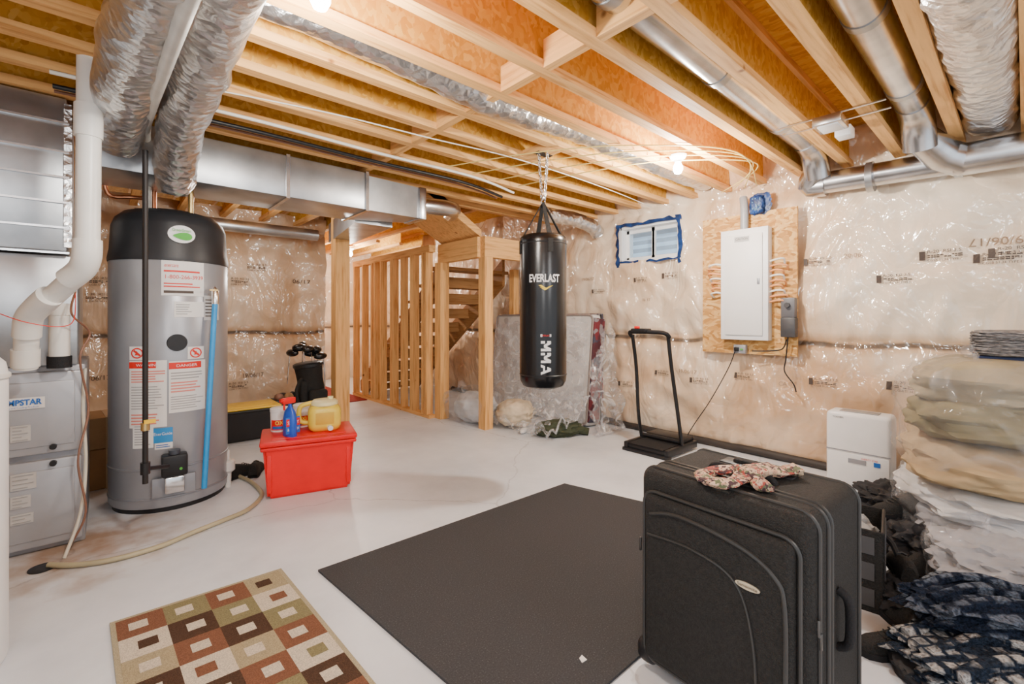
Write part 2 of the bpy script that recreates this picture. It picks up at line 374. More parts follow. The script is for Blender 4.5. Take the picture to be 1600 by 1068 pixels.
def stamp(px,py,big,s=1.0,rev=False,seed=0):
    p=XP(px,py,4.17); y0,z0=p.y,p.z; k=-1 if rev else 1
    def fn(dy,dz):
        def f(u,v):
            yy=y0-dy-u*k; zz=z0+dz+v*k
            m=max(puff(yy+a,zz+b) for a in(-.03,0,.03) for b in(-.03,0,.03)); return V((XW-m-.006,yy,zz))
        return f
    if big: mk.mi=1; mk.text(big,.055*s*len(big)*.5,.042*s,fn(0,.0)); mk.mi=0; return
    mk.text('R-20  RSI 3.5',.15*s,.018*s,fn(0,.026*s)); mk.text('CGSB 51.34 TYPE I',.15*s,.014*s,fn(0,-.026*s))
    block(mk,fn(.0,0),.15*s,.022*s,2,seed)
    g=fn(-.10*s,0); mk.poly([g(-.014*s,-.024*s),g(.014*s,-.024*s),g(.014*s,.03*s),g(-.014*s,.03*s)])
for i,a in enumerate([(920,436,'19/06/17',.8),(1003,437,None,.8),(935,455,None,.8),(1048,430,None,1),(1280,408,None,1),(1330,398,'20 06',.8),
          (1400,435,None,1),(1475,398,None,1.1),(1560,376,'19/06/17',1.2,True),(1565,402,None,1.1),(1590,393,None,1.1),(1075,580,'19/06/17',.8),(1095,595,None,.9),(1165,588,None,.9),
          (1290,598,None,1),(1420,606,None,1.1),(1035,583,None,.8),(980,600,None,.9),(1008,468,'06 17',.7),(1225,600,'CA 0',.8)]):
    stamp(*a,seed=i)
obj('printed_marks',mk,[INK,INKF],wallR,smooth=0)
mk=MB()
for i,(px,py,b) in enumerate([(160,440,None),(150,590,'19/06/17'),(375,440,None),(395,585,'19/06/17'),(400,418,None),(470,440,'06/17'),(372,602,None),(155,465,None),(480,598,None)]):
    p=YP(px,py,YB-.06)
    def fn(dx,dz,p=p): return lambda u,v:V((p.x+dx+u,YB-.008-max(puff(p.x+dx+u+a,p.z+dz+v+c,5) for a in(-.03,0,.03) for c in(-.03,0,.03)),p.z+dz+v))
    if b: mk.text(b,.22,.05,fn(0,0)); continue
    mk.text('R-20  RSI 3.5',.2,.024,fn(0,.035)); mk.text('CGSB 51.34 TYPE I',.2,.018,fn(0,-.035)); block(mk,fn(0,0),.2,.03,2,i)
obj('printed_marks',mk,INK,wallB,smooth=0)
def joist(axis,k,a,b,zb=ZJ):
    def B(lo,hi,w):
        if axis==0: return MB().bb((a,k-w/2,lo),(b,k+w/2,hi))
        return MB().bb((k-w/2,a,lo),(k+w/2,b,hi))
    j=struct('joist',B(zb+.04,2.60,.012),OSBw,ceil)
    struct('flange',B(zb,zb+.04,.062),wX if axis==0 else wY,j); struct('flange',B(2.60,2.639,.062),wX if axis==0 else wY,j)
JY=[-.016+.302*k for k in range(-4,13)]
for y in JY: joist(0,y,-1.24,4.24)
for k in range(-3,8): joist(1,.2+k*.406,3.98,8.8,2.38)
for x in (3.2,3.6,4.0): joist(1,x,6.8,8.8,2.38)
for i,y in enumerate(JY[:-1]):
    if y<.5: continue
    struct('blocking',MB().bb((1.49,y+.032,ZJ),(1.535,y+.27,ZJ+.13)),wY,ceil)
struct('beam',MB().bb((-1.2,3.90,2.36),(4.2,3.97,2.63)),wX,ceil)
# window
wy=(WY0+WY1)/2
mb=MB()
for (a,b) in [((4.20,WY0-.02,WZ0-.02),(4.42,WY0+.015,WZ1+.02)),((4.20,WY1-.015,WZ0-.02),(4.42,WY1+.02,WZ1+.02)),((4.20,WY0,WZ0-.02),(4.42,WY1,WZ0+.015)),((4.20,WY0,WZ1-.015),(4.42,WY1,WZ1+.02))]: mb.bb(a,b)
win=struct('window_1',mb,WHT)
mb=MB()
for (ya,yb) in ((WY0+.015,wy+.012),(wy-.012,WY1-.015)):
    for q in (((ya,WZ0+.015),(ya+.03,WZ1-.015)),((yb-.03,WZ0+.015),(yb,WZ1-.015)),((ya,WZ0+.015),(yb,WZ0+.05)),((ya,WZ1-.05),(yb,WZ1-.015))):
        mb.bb((4.30,q[0][0],q[0][1]),(4.335,q[1][0],q[1][1]))
struct('window_frame',mb,WHT,win)
struct('window_pane',MB().bb((4.315,WY0+.04,WZ0+.04),(4.32,WY1-.04,WZ1-.04)),GLASS,win)
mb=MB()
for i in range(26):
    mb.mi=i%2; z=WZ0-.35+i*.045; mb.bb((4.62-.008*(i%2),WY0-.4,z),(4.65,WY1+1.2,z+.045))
struct('window_well',mb,[M('daylight glow steel pale',(.55,.68,.82),.5,emis=.6),M('daylight glow steel dark',(.36,.44,.54),.5,emis=.4)],win)  # slats given emission to stand in for daylight in the well
mb=MB()
def tape(pts,w,seed):
    q=[]
    for i,p in enumerate(pts):
        d=V(pts[min(i+1,len(pts)-1)])-V(pts[max(i-1,0)]); nrm=V((0,-d.z,d.y)).normalized()
        ww_=w*(.8+1.1*noise.noise(V((i*1.7,seed,0))))
        q.append((V(p)-nrm*ww_/2,V(p)+nrm*ww_/2))
    for (a,b),(c,d) in zip(q,q[1:]): mb.poly([a,c,d,b])
def ln(a,b,n=11,j=.014): return [V(a).lerp(V(b),i/n)+V((-.006*(i%2),random.uniform(-j,j),random.uniform(-j,j))) for i in range(n+1)]
X=4.175
tape(ln((X,WY0-.02,WZ0-.06),(X,WY0-.02,WZ1+.05)),.05,1);tape(ln((X,WY1+.02,WZ0-.05),(X,WY1+.02,WZ1+.03)),.05,2);tape(ln((X,WY0-.05,WZ1+.02),(X,WY1+.05,WZ1+.02)),.045,3);tape(ln((X,WY0-.04,WZ0-.02),(X,WY1+.05,WZ0-.02)),.026,4)
struct('tape',mb,DBLUE,win,label='blue tape sealing the plastic round the window')
mb=MB().bb((2.83,4.66,0),(2.92,6.9,.04)); mb.bb((2.83,4.66,1.97),(2.92,6.9,2.05))
sw=struct('wall_stairs',mb,wY)
for y in (4.74,4.82,5.06,5.10,5.34,5.60,5.64,5.94,6.14,6.24,6.54,6.86): struct('stud',MB().bb((2.83,y-.019,.04),(2.92,y+.019,1.97)),wZ,sw)
# ================================================================ STAIRS + POSTS
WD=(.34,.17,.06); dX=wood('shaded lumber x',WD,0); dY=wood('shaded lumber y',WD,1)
st=thing('staircase','open wooden basement staircase with landing behind the stud wall','staircase',(3.6,4.2,0))
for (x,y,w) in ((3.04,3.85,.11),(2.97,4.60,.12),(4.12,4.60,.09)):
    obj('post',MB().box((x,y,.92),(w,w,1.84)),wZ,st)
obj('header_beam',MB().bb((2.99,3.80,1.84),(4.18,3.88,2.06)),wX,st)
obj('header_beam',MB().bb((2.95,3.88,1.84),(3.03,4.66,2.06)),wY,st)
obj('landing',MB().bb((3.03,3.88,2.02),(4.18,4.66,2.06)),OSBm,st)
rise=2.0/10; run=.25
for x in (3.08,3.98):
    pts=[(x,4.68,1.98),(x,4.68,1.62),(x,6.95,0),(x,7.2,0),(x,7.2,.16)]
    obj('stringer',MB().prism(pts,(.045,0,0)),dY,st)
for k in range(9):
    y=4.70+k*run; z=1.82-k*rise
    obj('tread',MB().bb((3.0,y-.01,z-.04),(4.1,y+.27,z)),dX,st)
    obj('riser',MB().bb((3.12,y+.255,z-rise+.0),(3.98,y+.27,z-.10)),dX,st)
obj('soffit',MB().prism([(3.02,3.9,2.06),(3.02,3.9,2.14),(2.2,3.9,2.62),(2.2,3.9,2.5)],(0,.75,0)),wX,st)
sp=obj('support_post',MB().box((1.99,5.2,1.19),(.16,.14,2.38)),wZ); tag(sp,'built up lumber support post behind the red tote','post')
# ================================================================ DUCTS
def tubeT(name,label,cat,pts,r,mat,n=20,k=8,jit=0,group=None,smooth=50,ribs=0,jf=14):
    P=cr(pts,k) if k else [V(p) for p in pts]
    if ribs: rr=[r*(1+.02*sin(i*ribs)+.05*noise.noise(V((i*.11,r*50,0)))) for i in range(len(P))]
    else: rr=r
    mb=MB(); mb.tube(P,rr,n,jit=jit,jf=jf)
    o=obj(name,mb,mat,smooth=smooth); tag(o,label,cat,group); return o
tubeT('flexible_duct','long foil flexible duct lying in a joist bay to the insulated wall','duct',[(.1,1.95,2.47),(1,1.94,2.46),(1.6,1.95,2.42),(2.2,1.95,2.46),(2.8,1.93,2.45),(3.5,1.96,2.46),(4.12,1.95,2.47)],.105,FOIL,24,26,.12,ribs=1.2,jf=6)
tubeT('flexible_duct','fat crinkled foil duct in the last joist bay above the folded blanket','duct',[(.6,.135,2.44),(1.6,.135,2.42),(2.4,.13,2.40),(3.2,.135,2.43),(4.05,.135,2.44)],.128,FOIL,26,30,.16,ribs=1.2,jf=6)
tubeT('flexible_duct','foil duct hanging low at the left, closer to the furnace','duct',[D(262,-90,1.12),D(240,0,1.42),D(205,105,1.85),D(185,180,2.2),D(182,212,2.4)],.110,FOIL,28,16,.14,ribs=1.0,jf=6)
tubeT('flexible_duct','foil duct hanging over the water heater, dropping to the rectangular duct','duct',[D(375,-90,1.12),D(345,0,1.42),D(315,100,1.85),D(285,190,2.3),D(275,250,2.6),D(273,285,2.75)],.103,FOIL,28,16,.14,ribs=1.0,jf=6)
for (lab,y,xe) in (('round galvanised duct in the joist bay left of the exhaust box',1.04,3.7),('round galvanised duct in the joist bay right of the exhaust box',.437,3.5)):
    t=thing('round_duct',lab,'duct',(2.5,y,2.3))
    P=[V((.6,y,2.46)),V((xe,y,2.46)),V((xe+.14,y,2.44)),V((xe+.25,y-.0,2.37)),V((xe+.32,y,2.26))]
    obj('duct_pipe',MB().tube([P[0],V((xe,y,2.46))],.078,24),GALV,t)
    obj('elbow',MB().tube(cr(P[1:],3),.084,24),GALV,t,smooth=20)
    for x in (1.4,2.3,3.2): obj('collar',MB().cyl((x,y,2.46),(x+.05,y,2.46),.082,n=24),GALVD,t)
t=thing('wall_duct','round galvanised duct running along the top of the insulated wall','duct',(4.08,.2,2.2))
obj('duct_pipe',MB().tube([(4.09,1.10,2.225),(4.07,-1.2,2.16)],.08,28),GALV,t)
obj('elbow',MB().tube(cr([(4.02,1.04,2.32),(4.06,1.09,2.26),(4.09,1.1,2.22),(4.09,1.0,2.21)],3),.088,24),GALV,t,smooth=20)
obj('reducer',MB().tube([(3.82,.437,2.33),(4.0,.35,2.24),(4.07,.25,2.19)],[.085,.10,.10],24),GALV,t,smooth=20)
obj('duct_pipe',MB().tube([(4.06,.3,2.2),(4.03,-1.2,2.17)],.10,28),GALV,t)
for y in (.75,.30,-.1): obj('collar',MB().cyl((4.08,y,2.20),(4.08,y-.04,2.20),.106,n=28),GALVD,t)
t=thing('rectangular_duct','rectangular galvanised trunk duct under the joists above the water heater','duct',(.8,3.6,2.0))
obj('duct_body',MB().bb((-.1,3.38,2.03),(1.5,3.85,2.315),.004),GALVD,t)
obj('duct_body',MB().prism([(1.5,3.38,2.03),(1.5,3.85,2.03),(2.02,3.76,2.06),(2.02,3.50,2.06)],(0,0,.265)),GALVD,t)
obj('end_cap',MB().bb((2.02,3.48,2.05),(2.09,3.77,2.33),.01),GALV,t)
for x in (.35,.93,1.5): obj('seam_band',MB().bb((x-.012,3.37,2.02),(x+.012,3.86,2.322)),GALV,t)
obj('branch',MB().prism([(1.6,3.85,2.02),(1.95,3.85,2.02),(2.25,5.6,2.1),(2.0,5.6,2.1)],(0,0,.22)),GALVD,t)
obj('branch',MB().tube(cr([(2.05,3.62,2.2),(2.3,3.62,2.22),(2.5,3.68,2.24),(2.62,3.9,2.25)],4),.075,20),GALV,t,smooth=25)
tubeT('round_duct','dull round duct high along the back insulated wall','duct',[(.2,6.0,2.24),(2.0,6.0,2.24)],.07,GALVD,20,0)
tubeT('flexible_duct','short foil duct end at the wall behind the heavy bag','duct',[(3.4,3.3,2.26),(3.8,3.25,2.26),(4.05,3.2,2.2),(4.14,3.2,2.14)],.075,FOIL,20,16,.15,ribs=1.2)
for i,(y,z,r,m,lab) in enumerate([(3.08,2.32,.012,BLK,'black pipe under the joists in front of the trunk duct'),(3.16,2.325,.008,BROWNW,'thin brown pipe under the joists beside the black pipe'),(2.92,2.325,.010,WHW,'thin white pipe under the joists nearest the camera')]):
    tubeT('ceiling_pipe',lab,'pipe',[(-.2,y+.05,z),(.6,y,z),(1.4,y,z-.01),(2.2,y+.02,z),(2.7,y+.1,z-.02)],r,m,12,8)
for i in range(4):
    tubeT('ceiling_cable','pale electrical cable stapled across the joist bays near the bulbs','cable',[(1.9+.25*i,2.9,2.33),(2.2+.2*i,2.2,2.325),(2.6+.15*i,1.7,2.33),(3.2+.12*i,1.3,2.32),(4.1,1.5+.1*i,2.31)],.004,YW,6,10,group='pale cables under the joists')
tubeT('ceiling_cable','white cable looping across the joists over the mat','cable',[(.2,2.7,2.32),(.9,2.55,2.325),(1.5,2.45,2.31),(2.2,2.4,2.325),(3.2,2.42,2.32),(4.1,2.5,2.31)],.004,WHW,6,10)
HC=(.32,3.82); HR=.322
t=thing('vent_pipe','white plastic furnace vent pipe with elbows rising to the joists','pipe',D(45,560,2.1))
PR=.043
obj('pipe',MB().tube([D(40,575,2.15),D(42,505,2.12)],PR,24),PVC,t)
obj('elbow',MB().tube(cr([D(42,525,2.12),D(45,497,2.1),D(60,478,2.08),D(78,462,2.06)],4),PR+.007,24),PVC,t)
obj('pipe',MB().tube([D(55,488,2.1),D(125,425,2.05)],PR,24),PVC,t)
obj('elbow',MB().tube(cr([D(108,436,2.05),D(128,420,2.04),D(136,400,2.02),D(137,375,2.02)],4),PR+.008,24),PVC,t)
obj('pipe',MB().tube([D(137,400,2.02),D(140,60,2.02)],PR,24),PVC,t)
obj('coupling',MB().tube([D(138,215,2.02),D(139,165,2.02)],PR+.007,24),PVC,t)
obj('coupling',MB().tube([D(40,572,2.15),D(40,545,2.14)],PR+.007,24),PVC,t)
t=thing('intake_pipe','short white plastic pipe with black clamp standing on the furnace','pipe',D(92,560,2.3))
obj('pipe',MB().tube([D(93,572,2.32),D(93,478,2.32)],.040,24),PVC,t); obj('clamp',MB().tube([D(93,574,2.32),D(93,556,2.32)],.047,24),BLKR,t)
obj('cap',MB().tube([D(93,492,2.32),D(93,474,2.32)],.046,24),PVC,t)
tubeT('exhaust_pipe','pale plastic exhaust pipe bending from the water heater to the ceiling','pipe',[D(230,340,2.95),D(230,260,2.85),D(228,205,2.55),D(236,170,2.1),D(262,95,1.6),D(296,0,1.20),D(320,-60,1.0)],.022,M('grey pvc',(.60,.59,.55),.4),18,8)
t=thing('gas_pipe','black iron gas pipe with elbow in front of the water heater','pipe',D(227,750,2.42))
obj('pipe',MB().tube([D(227,235,2.42),D(227,755,2.42)],.013,14),M('black iron',(.02,.017,.017),.5,.3),t)
obj('fitting',MB().tube([D(227,722,2.42),D(227,740,2.42)],.022,14),BLK,t); obj('fitting',MB().tube([D(227,660,2.42),D(227,672,2.42)],.02,14),BRASS,t)
obj('pipe',MB().tube([D(227,732,2.42),D(262,728,2.6)],.012,14),BLK,t); obj('handle',MB().box(D(234,658,2.40),(.05,.01,.02),.2),YEL,t)
# ================================================================ WATER HEATER
t=thing('water_heater','tall grey cylindrical gas water heater with black plastic top','water heater',(HC[0],HC[1],0))
TNK=M('satin grey tank',(.36,.37,.40),.32,.3,.04)
obj('tank',MB().lathe([(HR-.01,.03),(HR,.05),(HR,1.55),(HR-.01,1.57)],(*HC,0),56),TNK,t)
obj('base_ring',MB().lathe([(HR-.02,0),(HR-.02,.04),(HR-.01,.05)],(*HC,0),56),BLK,t)
for z in (.262,.082): obj('seam_ring',MB().lathe([(HR,z),(HR+.004,z+.003),(HR+.004,z+.013),(HR,z+.016)],(*HC,0),56),GREY,t)
cap=obj('top_cover',MB().lathe([(HR+.004,1.55),(HR+.006,1.57),(HR-.004,1.63),(HR-.012,1.78),(HR-.03,1.83),(HR-.07,1.87),(HR-.15,1.895),(.02,1.90)],(*HC,0),56),M('black cover',(.018,.019,.023),.45),t)
def hp(px0,py0,px1,py1):
    a,_=CH(px0,(py0+py1)/2,HC,HR); b,_=CH(px1,(py0+py1)/2,HC,HR)
    _,zt=CH((px0+px1)/2,py0,HC,HR); _,zb=CH((px0+px1)/2,py1,HC,HR)
    return a,b,zb,zt
def sticker(px0,py0,px1,py1,mat=STK,name='sticker',off=.003):
    a,b,zb,zt=hp(px0,py0,px1,py1); return obj(name,MB().cpatch(HC,HR+off,a,b,zb,zt,10),mat,t,smooth=0)
def htext(par,s,px,py,w,h,mat,off=.006):
    ph,z=CH(px,py,HC,HR); mb=MB(); mb.text(s,w,h,cylfn(HC,HR+off,ph,z)); obj('lettering',mb,mat,par,smooth=0)
def rows(par,px0,py0,px1,py1,n,mat,seed=0,frac=.45,off=.005):
    a,b,zb,zt=hp(px0,py0,px1,py1); mb=MB(); rnd=random.Random(seed)
    for i in range(n):
        zz=zt-(i+.5)*(zt-zb)/n; hh=(zt-zb)/n*frac/2
        mb.cpatch(HC,HR+off,a,a+(b-a)*rnd.uniform(.7,1),zz-hh,zz+hh,6)
    obj('printed_lines',mb,mat,par,smooth=0)
s=sticker(252,408,318,462); htext(s,'1-800-266-3939',289,433,.20,.024,INKR); htext(s,'enercare',268,415,.07,.016,INKR); rows(s,256,441,314,450,2,INKR,1,.4); rows(s,256,452,314,460,1,INK,4,.5)
rows(s,256,421,312,427,1,INKR,2)
s=sticker(203,563,261,668); rows(s,203,565,260,575,1,INKR,1,1); rows(s,206,578,259,598,5,PINKL,2); rows(s,206,602,259,640,9,GREYL,3,.3); rows(s,206,645,259,664,4,PINKL,4)
htext(s,'WARNING',231,570,.12,.016,INKW,.008)
s=sticker(264,563,320,642); rows(s,264,565,319,575,1,INKR,5,1); rows(s,267,579,317,592,3,GREYL,6,.35); rows(s,267,594,317,612,4,PINKL,7); rows(s,267,616,317,638,6,GREYL,8,.3)
htext(s,'DANGER',292,570,.11,.016,INKW,.008)
s=sticker(208,660,240,700); rows(s,211,664,237,696,8,GREYL,12,.3)
for a in ((203,541,227,562),(293,541,318,560)):
    s=sticker(*a); ph,z=CH((a[0]+a[2])/2,(a[1]+a[3])/2,HC,HR); f=cylfn(HC,HR+.006,ph,z)
    mb=MB()
    pts=[f(.034*cos(q*PI/10),.032*sin(q*PI/10)) for q in range(20)]; inn=[f(.027*cos(q*PI/10),.025*sin(q*PI/10)) for q in range(20)]
    for q in range(20): mb.poly([pts[q],pts[(q+1)%20],inn[(q+1)%20],inn[q]])
    mb.poly([f(u,v) for u,v in((-.022,.012),(-.014,.02),(.022,-.012),(.014,-.02))])
    f2=cylfn(HC,HR+.007,ph,z); mb.poly([f2(u,v) for u,v in((-.012,-.012),(.012,-.012),(0,.014))])
    obj('pictogram',mb,INKR,s,smooth=0)
s=sticker(272,471,318,495); rows(s,275,474,300,492,5,GREYL,9,.3)
s=sticker(318,462,341,500,M('silver sticker',(.6,.6,.6),.4)); rows(s,320,466,338,496,6,INK,10,.3)
s=sticker(240,668,270,691,M('energy blue',(.02,.25,.6),.4)); htext(s,'EnerGuide',255,677,.09,.018,INKW)
s=sticker(242,691,270,701); rows(s,244,693,268,699,2,INKB,13,.4)
ph,z=CH(277,535,HC,HR); n=V((cos(ph),sin(ph),0)); c=V((HC[0],HC[1],z))+n*HR
obj('access_plug',MB().cyl(c-n*.01,c+n*.012,.055,.05,28),BLK,t)
ph,z=CH(284,366,HC,HR)
mb=MB(); f=cylfn(HC,HR+.004,ph,z); mb.poly([f(.072*cos(q*PI/16),.055*sin(q*PI/16)) for q in range(32)]); bd=obj('badge',mb,INKW,t,smooth=0)
mb=MB(); f=cylfn(HC,HR+.007,ph,z); mb.poly([f(.05*cos(q*PI/16)+.005,-.012+.022*sin(q*PI/16)*(1+.4*cos(q*PI/16))) for q in range(32)]); obj('emblem',mb,INKG,bd,smooth=0)
mb=MB(); mb.text('GreenSmart',.10,.018,cylfn(HC,HR+.008,ph,z+.025)); obj('lettering',mb,INKG,bd,smooth=0)
ph,z=CH(272,722,HC,HR); n=V((cos(ph),sin(ph),0)); c=V((HC[0],HC[1],z))+n*(HR+.045)
gv=obj('gas_valve',MB().box(c,(.13,.09,.13),ph+PI/2,.012),BLK,t)
obj('knob',MB().cyl(c+V((0,0,.06)),c+V((0,0,.09)),.03,n=20),M('dark knob',(.05,.06,.08),.4),gv); obj('indicator',MB().cyl(c+n*.045+V((.03,0,-.02)),c+n*.05+V((.03,0,-.02)),.008,n=12),INKG,gv)
obj('valve_bracket',MB().box(c-V((0,0,.12)),(.10,.05,.10),ph+PI/2,.01),CHROME,t)
obj('burner_door',MB().box(V((HC[0],HC[1],.16))+n*(HR+.004),(.22,.02,.12),ph+PI/2,.006),GREY,t)
def hpt(px,py,off): ph,z=CH(px,py,HC,HR+off); return V((HC[0]+(HR+off)*cos(ph),HC[1]+(HR+off)*sin(ph),z))
a=hpt(336,470,.05); b=hpt(319,762,.07)
obj('discharge_tube',MB().tube([a,a.lerp(b,.5),b],.016,16),BLUE,t,label='bright blue discharge tube')
obj('relief_valve',MB().tube([a-V((0,0,.02)),a+V((0,0,.06)),a+V((-.005,.01,.09))],[.02,.022,.012],16),CHROME,t)
obj('valve_lever',MB().box(a+V((-.01,-.02,.07)),(.05,.012,.01),.4),BRASS,t)
for (px,m_) in ((240,COP),(298,BRASS)):
    q=D(px,322,3.0); obj('water_nipple',MB().tube([q-V((0,0,.05)),q+V((0,0,.10))],.016,14),m_,t)
tubeT('copper_pipe','copper water pipe rising behind the water heater top','pipe',[D(298,320,3.02),D(298,300,3.02),D(270,295,3.05),D(262,240,3.1)],.013,COP,12,5)
tubeT('copper_pipe','copper water pipe left of the water heater top','pipe',[D(240,310,3.02),D(205,308,3.0),D(168,302,2.9),D(160,250,2.85)],.014,COP,12,5)
# ================================================================ FURNACE
t=thing('furnace','grey upright furnace cabinet with two front panels','furnace',(-.36,3.7,0))
FZ=.95
obj('cabinet',MB().bb((-.64,3.36,0),(-.09,4.05,FZ),.01),GREY,t)
for (z0,z1) in ((.03,.47),(.50,.92)):
    p=obj('front_panel',MB().bb((-.63,3.325,z0),(-.10,3.365,z1),.012),LGREY,t)
    obj('panel_emboss',MB().bb((-.60,3.318,z0+.04),(-.13,3.33,z1-.05),.01),LGREY,p)
for z in (.45,.535): obj('latch_knob',MB().cyl((-.21,3.33,z),(-.21,3.30,z),.014,n=14),BLK,t)
xa=YP(-8,630,3.31).x; xb=YP(68,630,3.31).x; xm=(xa+xb)/2; zz0=YP(40,628,3.31).z
pl=obj('brand_plate',MB().bb((xa-.01,3.31,zz0-.035),(xb+.005,3.317,zz0+.022)),STK,t); mb=MB(); mb.text('*TEMPSTAR',xb-xa-.01,.030,lambda u,v:V((xm+u,3.305,zz0+v))); obj('lettering',mb,INKB,pl,smooth=0)
mb=MB(); mb.text('Heating and Cooling Products',xb-xa-.03,.010,lambda u,v:V((xm+u,3.305,zz0-.026+v))); obj('lettering',mb,INKB,pl,smooth=0)
for (x0,x1,z0,z1,n) in ((-.36,-.29,.58,.66,5),(-.36,-.27,.34,.42,4),(-.36,-.29,.25,.31,4),(-.36,-.28,.17,.22,3)):
    s=obj('sticker',MB().bb((x0,3.312,z0),(x1,3.317,z1)),M('aged sticker',(.50,.49,.48),.5),t)
    mb=MB()
    for i in range(n):
        zz=z1-(i+.5)*(z1-z0)/n; mb.bb((x0+.008,3.309,zz-.002),(x1-.01-.02*(i%2),3.312,zz+.002))
    obj('printed_lines',mb,GREYL,s)
t=thing('coil_cabinet','silver sheet metal coil box and plenum standing on the furnace','plenum',(-.36,3.7,FZ))
obj('coil_box',MB().bb((-.66,3.34,FZ),(-.12,4.03,1.52),.006),GALVD,t)
obj('plenum',MB().bb((-.70,3.30,1.54),(-.16,4.0,2.33),.006),GALVD,t)
for z in (1.53,1.66,1.79,1.92,2.05,2.2): obj('rib',MB().bb((-.71,3.285,z-.005),(-.15,3.302,z+.005)),GALV,t)
obj('tape_strip',MB().bb((-.17,3.29,1.56),(-.14,3.31,2.3)),FOIL,t)
tubeT('control_wire','brown thermostat wires hanging between furnace and water heater','cable',[D(118,455,2.3),D(112,490,2.25),D(140,520,2.4),D(125,560,2.35),D(138,640,2.42),D(122,720,2.35),D(134,800,2.35),D(105,858,2.3)],.005,BROWNW,6,10)
tubeT('control_wire','thin red wire looping over the furnace top','cable',[D(0,490,2.0),D(40,503,2.0),D(90,510,2.1),D(115,500,2.2),D(118,455,2.3)],.002,INKR,6,10)
tubeT('drain_tube','pale plastic drain tube hanging down the furnace side','hose',[D(133,575,2.42),D(130,640,2.42),D(134,720,2.4),D(126,800,2.35),D(100,872,2.26)],.008,M('pale tube',(.62,.58,.48),.3),8,8)
TC=(-.495,2.387)
t=thing('water_tank','white rounded tank cut off by the left edge of the photo','tank',(*TC,0))
obj('body',MB().lathe([(.22,0),(.232,.02),(.232,1.0),(.225,1.04),(.2,1.07),(.1,1.085),(.02,1.09)],(*TC,0),40),WHT,t)
obj('rim',MB().lathe([(.233,.985),(.238,.99),(.238,1.0),(.233,1.005)],(*TC,0),40),PVC,t)
p=G(66,888); mb=MB().lathe([(.05,.0),(.05,.006),(.04,.008),(.01,.008)],(p.x,p.y,0),20); o=obj('floor_drain',mb,BLK); tag(o,'small dark floor drain where the hoses end','drain')
hp_=[G(*q,.014) for q in ((76,882),(120,882),(180,873),(250,853),(300,832),(350,812),(385,797),(405,780),(408,768),(392,752),(372,742),(362,728))]
tubeT('drain_hose','tan drain hose curving across the floor from the water heater','hose',hp_,.013,M('tan hose',(.40,.35,.22),.4),10,8)
t=thing('condensate_fitting','small white plastic pipe trap beside the water heater base','pipe fitting',G(356,760))
p=G(356,760); obj('cup',MB().lathe([(.02,0),(.022,.10),(.045,.12),(.045,.18),(.035,.19)],(p.x,p.y,0),18),PVC,t); obj('pipe',MB().tube([p+V((0,0,.18)),p+V((0,0,.25)),p+V((-.03,.02,.28))],.014,12),PVC,t)
for (z,h,lab,m,w) in ((0,.28,'brown cardboard box on the floor behind the water heater',CARD,.34),(.28,.22,'cardboard box stacked on another behind the water heater',M('pale cardboard',(.45,.28,.14),.8),.30)):
    t=thing('cardboard_box',lab,'box',(-.0,4.45,z),.08)
    obj('carton',MB().box((0,0,h/2),(w,.36,h-.004),0,.004),m,t,local=True); obj('packing_tape',MB().box((0,-.0,h/2),(.05,.364,h)),M('tan tape',(.5,.36,.2),.3),t,local=True)
# ================================================================ FLOOR COVERINGS
def mattemat():
    m,nt,b=nm('speckled rubber'); L=nt.links; v=coords(nt)
    sp_=N(nt,'ShaderNodeTexNoise',Scale=180,Detail=2); L.new(v,sp_.inputs['Vector'])
    r=ramp(nt,[(.35,(.032,.033,.036)),(.64,(.046,.047,.052)),(.76,(.11,.11,.115))]); L.new(sp_.outputs['Fac'],r.inputs['Fac']); L.new(r.outputs['Color'],b.inputs['Base Color'])
    b.inputs['Roughness'].default_value=.8; b.inputs['Specular IOR Level'].default_value=.3
    bp=N(nt,'ShaderNodeBump',Strength=.4,Distance=.003); L.new(sp_.outputs['Fac'],bp.inputs['Height']); L.new(bp.outputs['Normal'],b.inputs['Normal']); return m
q=[G(497,893),G(882,757),V((2.76,.90,0)),V((.86,.90,0))]
o=obj('exercise_mat',MB().slab([(p.x,p.y) for p in q],.001,.011),mattemat()); tag(o,'large dark grey speckled rubber exercise mat on the floor','mat')
p=G(910,1030,.011); o=obj('paper_scrap',MB().slab([(p.x-.014,p.y-.01),(p.x+.010,p.y-.012),(p.x+.014,p.y+.014),(p.x-.005,p.y+.010)],.0115,.0135),STK); tag(o,'tiny white paper scrap lying on the dark mat','paper scrap')
cols=[(.66,.58,.46),(.085,.048,.032),(.22,.10,.06),(.25,.22,.115),(.41,.34,.21),(.44,.38,.25)]
cm=[M('carpet %d'%i,c,.95,var=.28,scale=260,bump=.8,bscale=300,spec=.1) for i,c in enumerate(cols)]
O=V((.005,2.37,0)); U=V((.61,-.025,0)); Vv=V((.045,-1.14,0))
ul=U.length; vl=Vv.length; un=U/ul; vn=Vv/vl; bw=.016; nc=4; cs=(ul-2*bw)/nc; nr=7
mb=MB(); mb.mi=5
mb.slab([O,O+U,O+U+vn*(nr*cs+2*bw),O+vn*(nr*cs+2*bw)],.001,.008)
base=[[2,3,2,4],[0,1,3,0],[4,2,1,3],[1,0,4,2],[3,1,2,0],[2,0,3,1],[1,4,0,2]]
inn=[[0,0,0,1],[1,0,0,2],[0,0,0,0],[0,2,0,0],[0,0,0,3],[0,1,0,0],[0,0,3,0]]
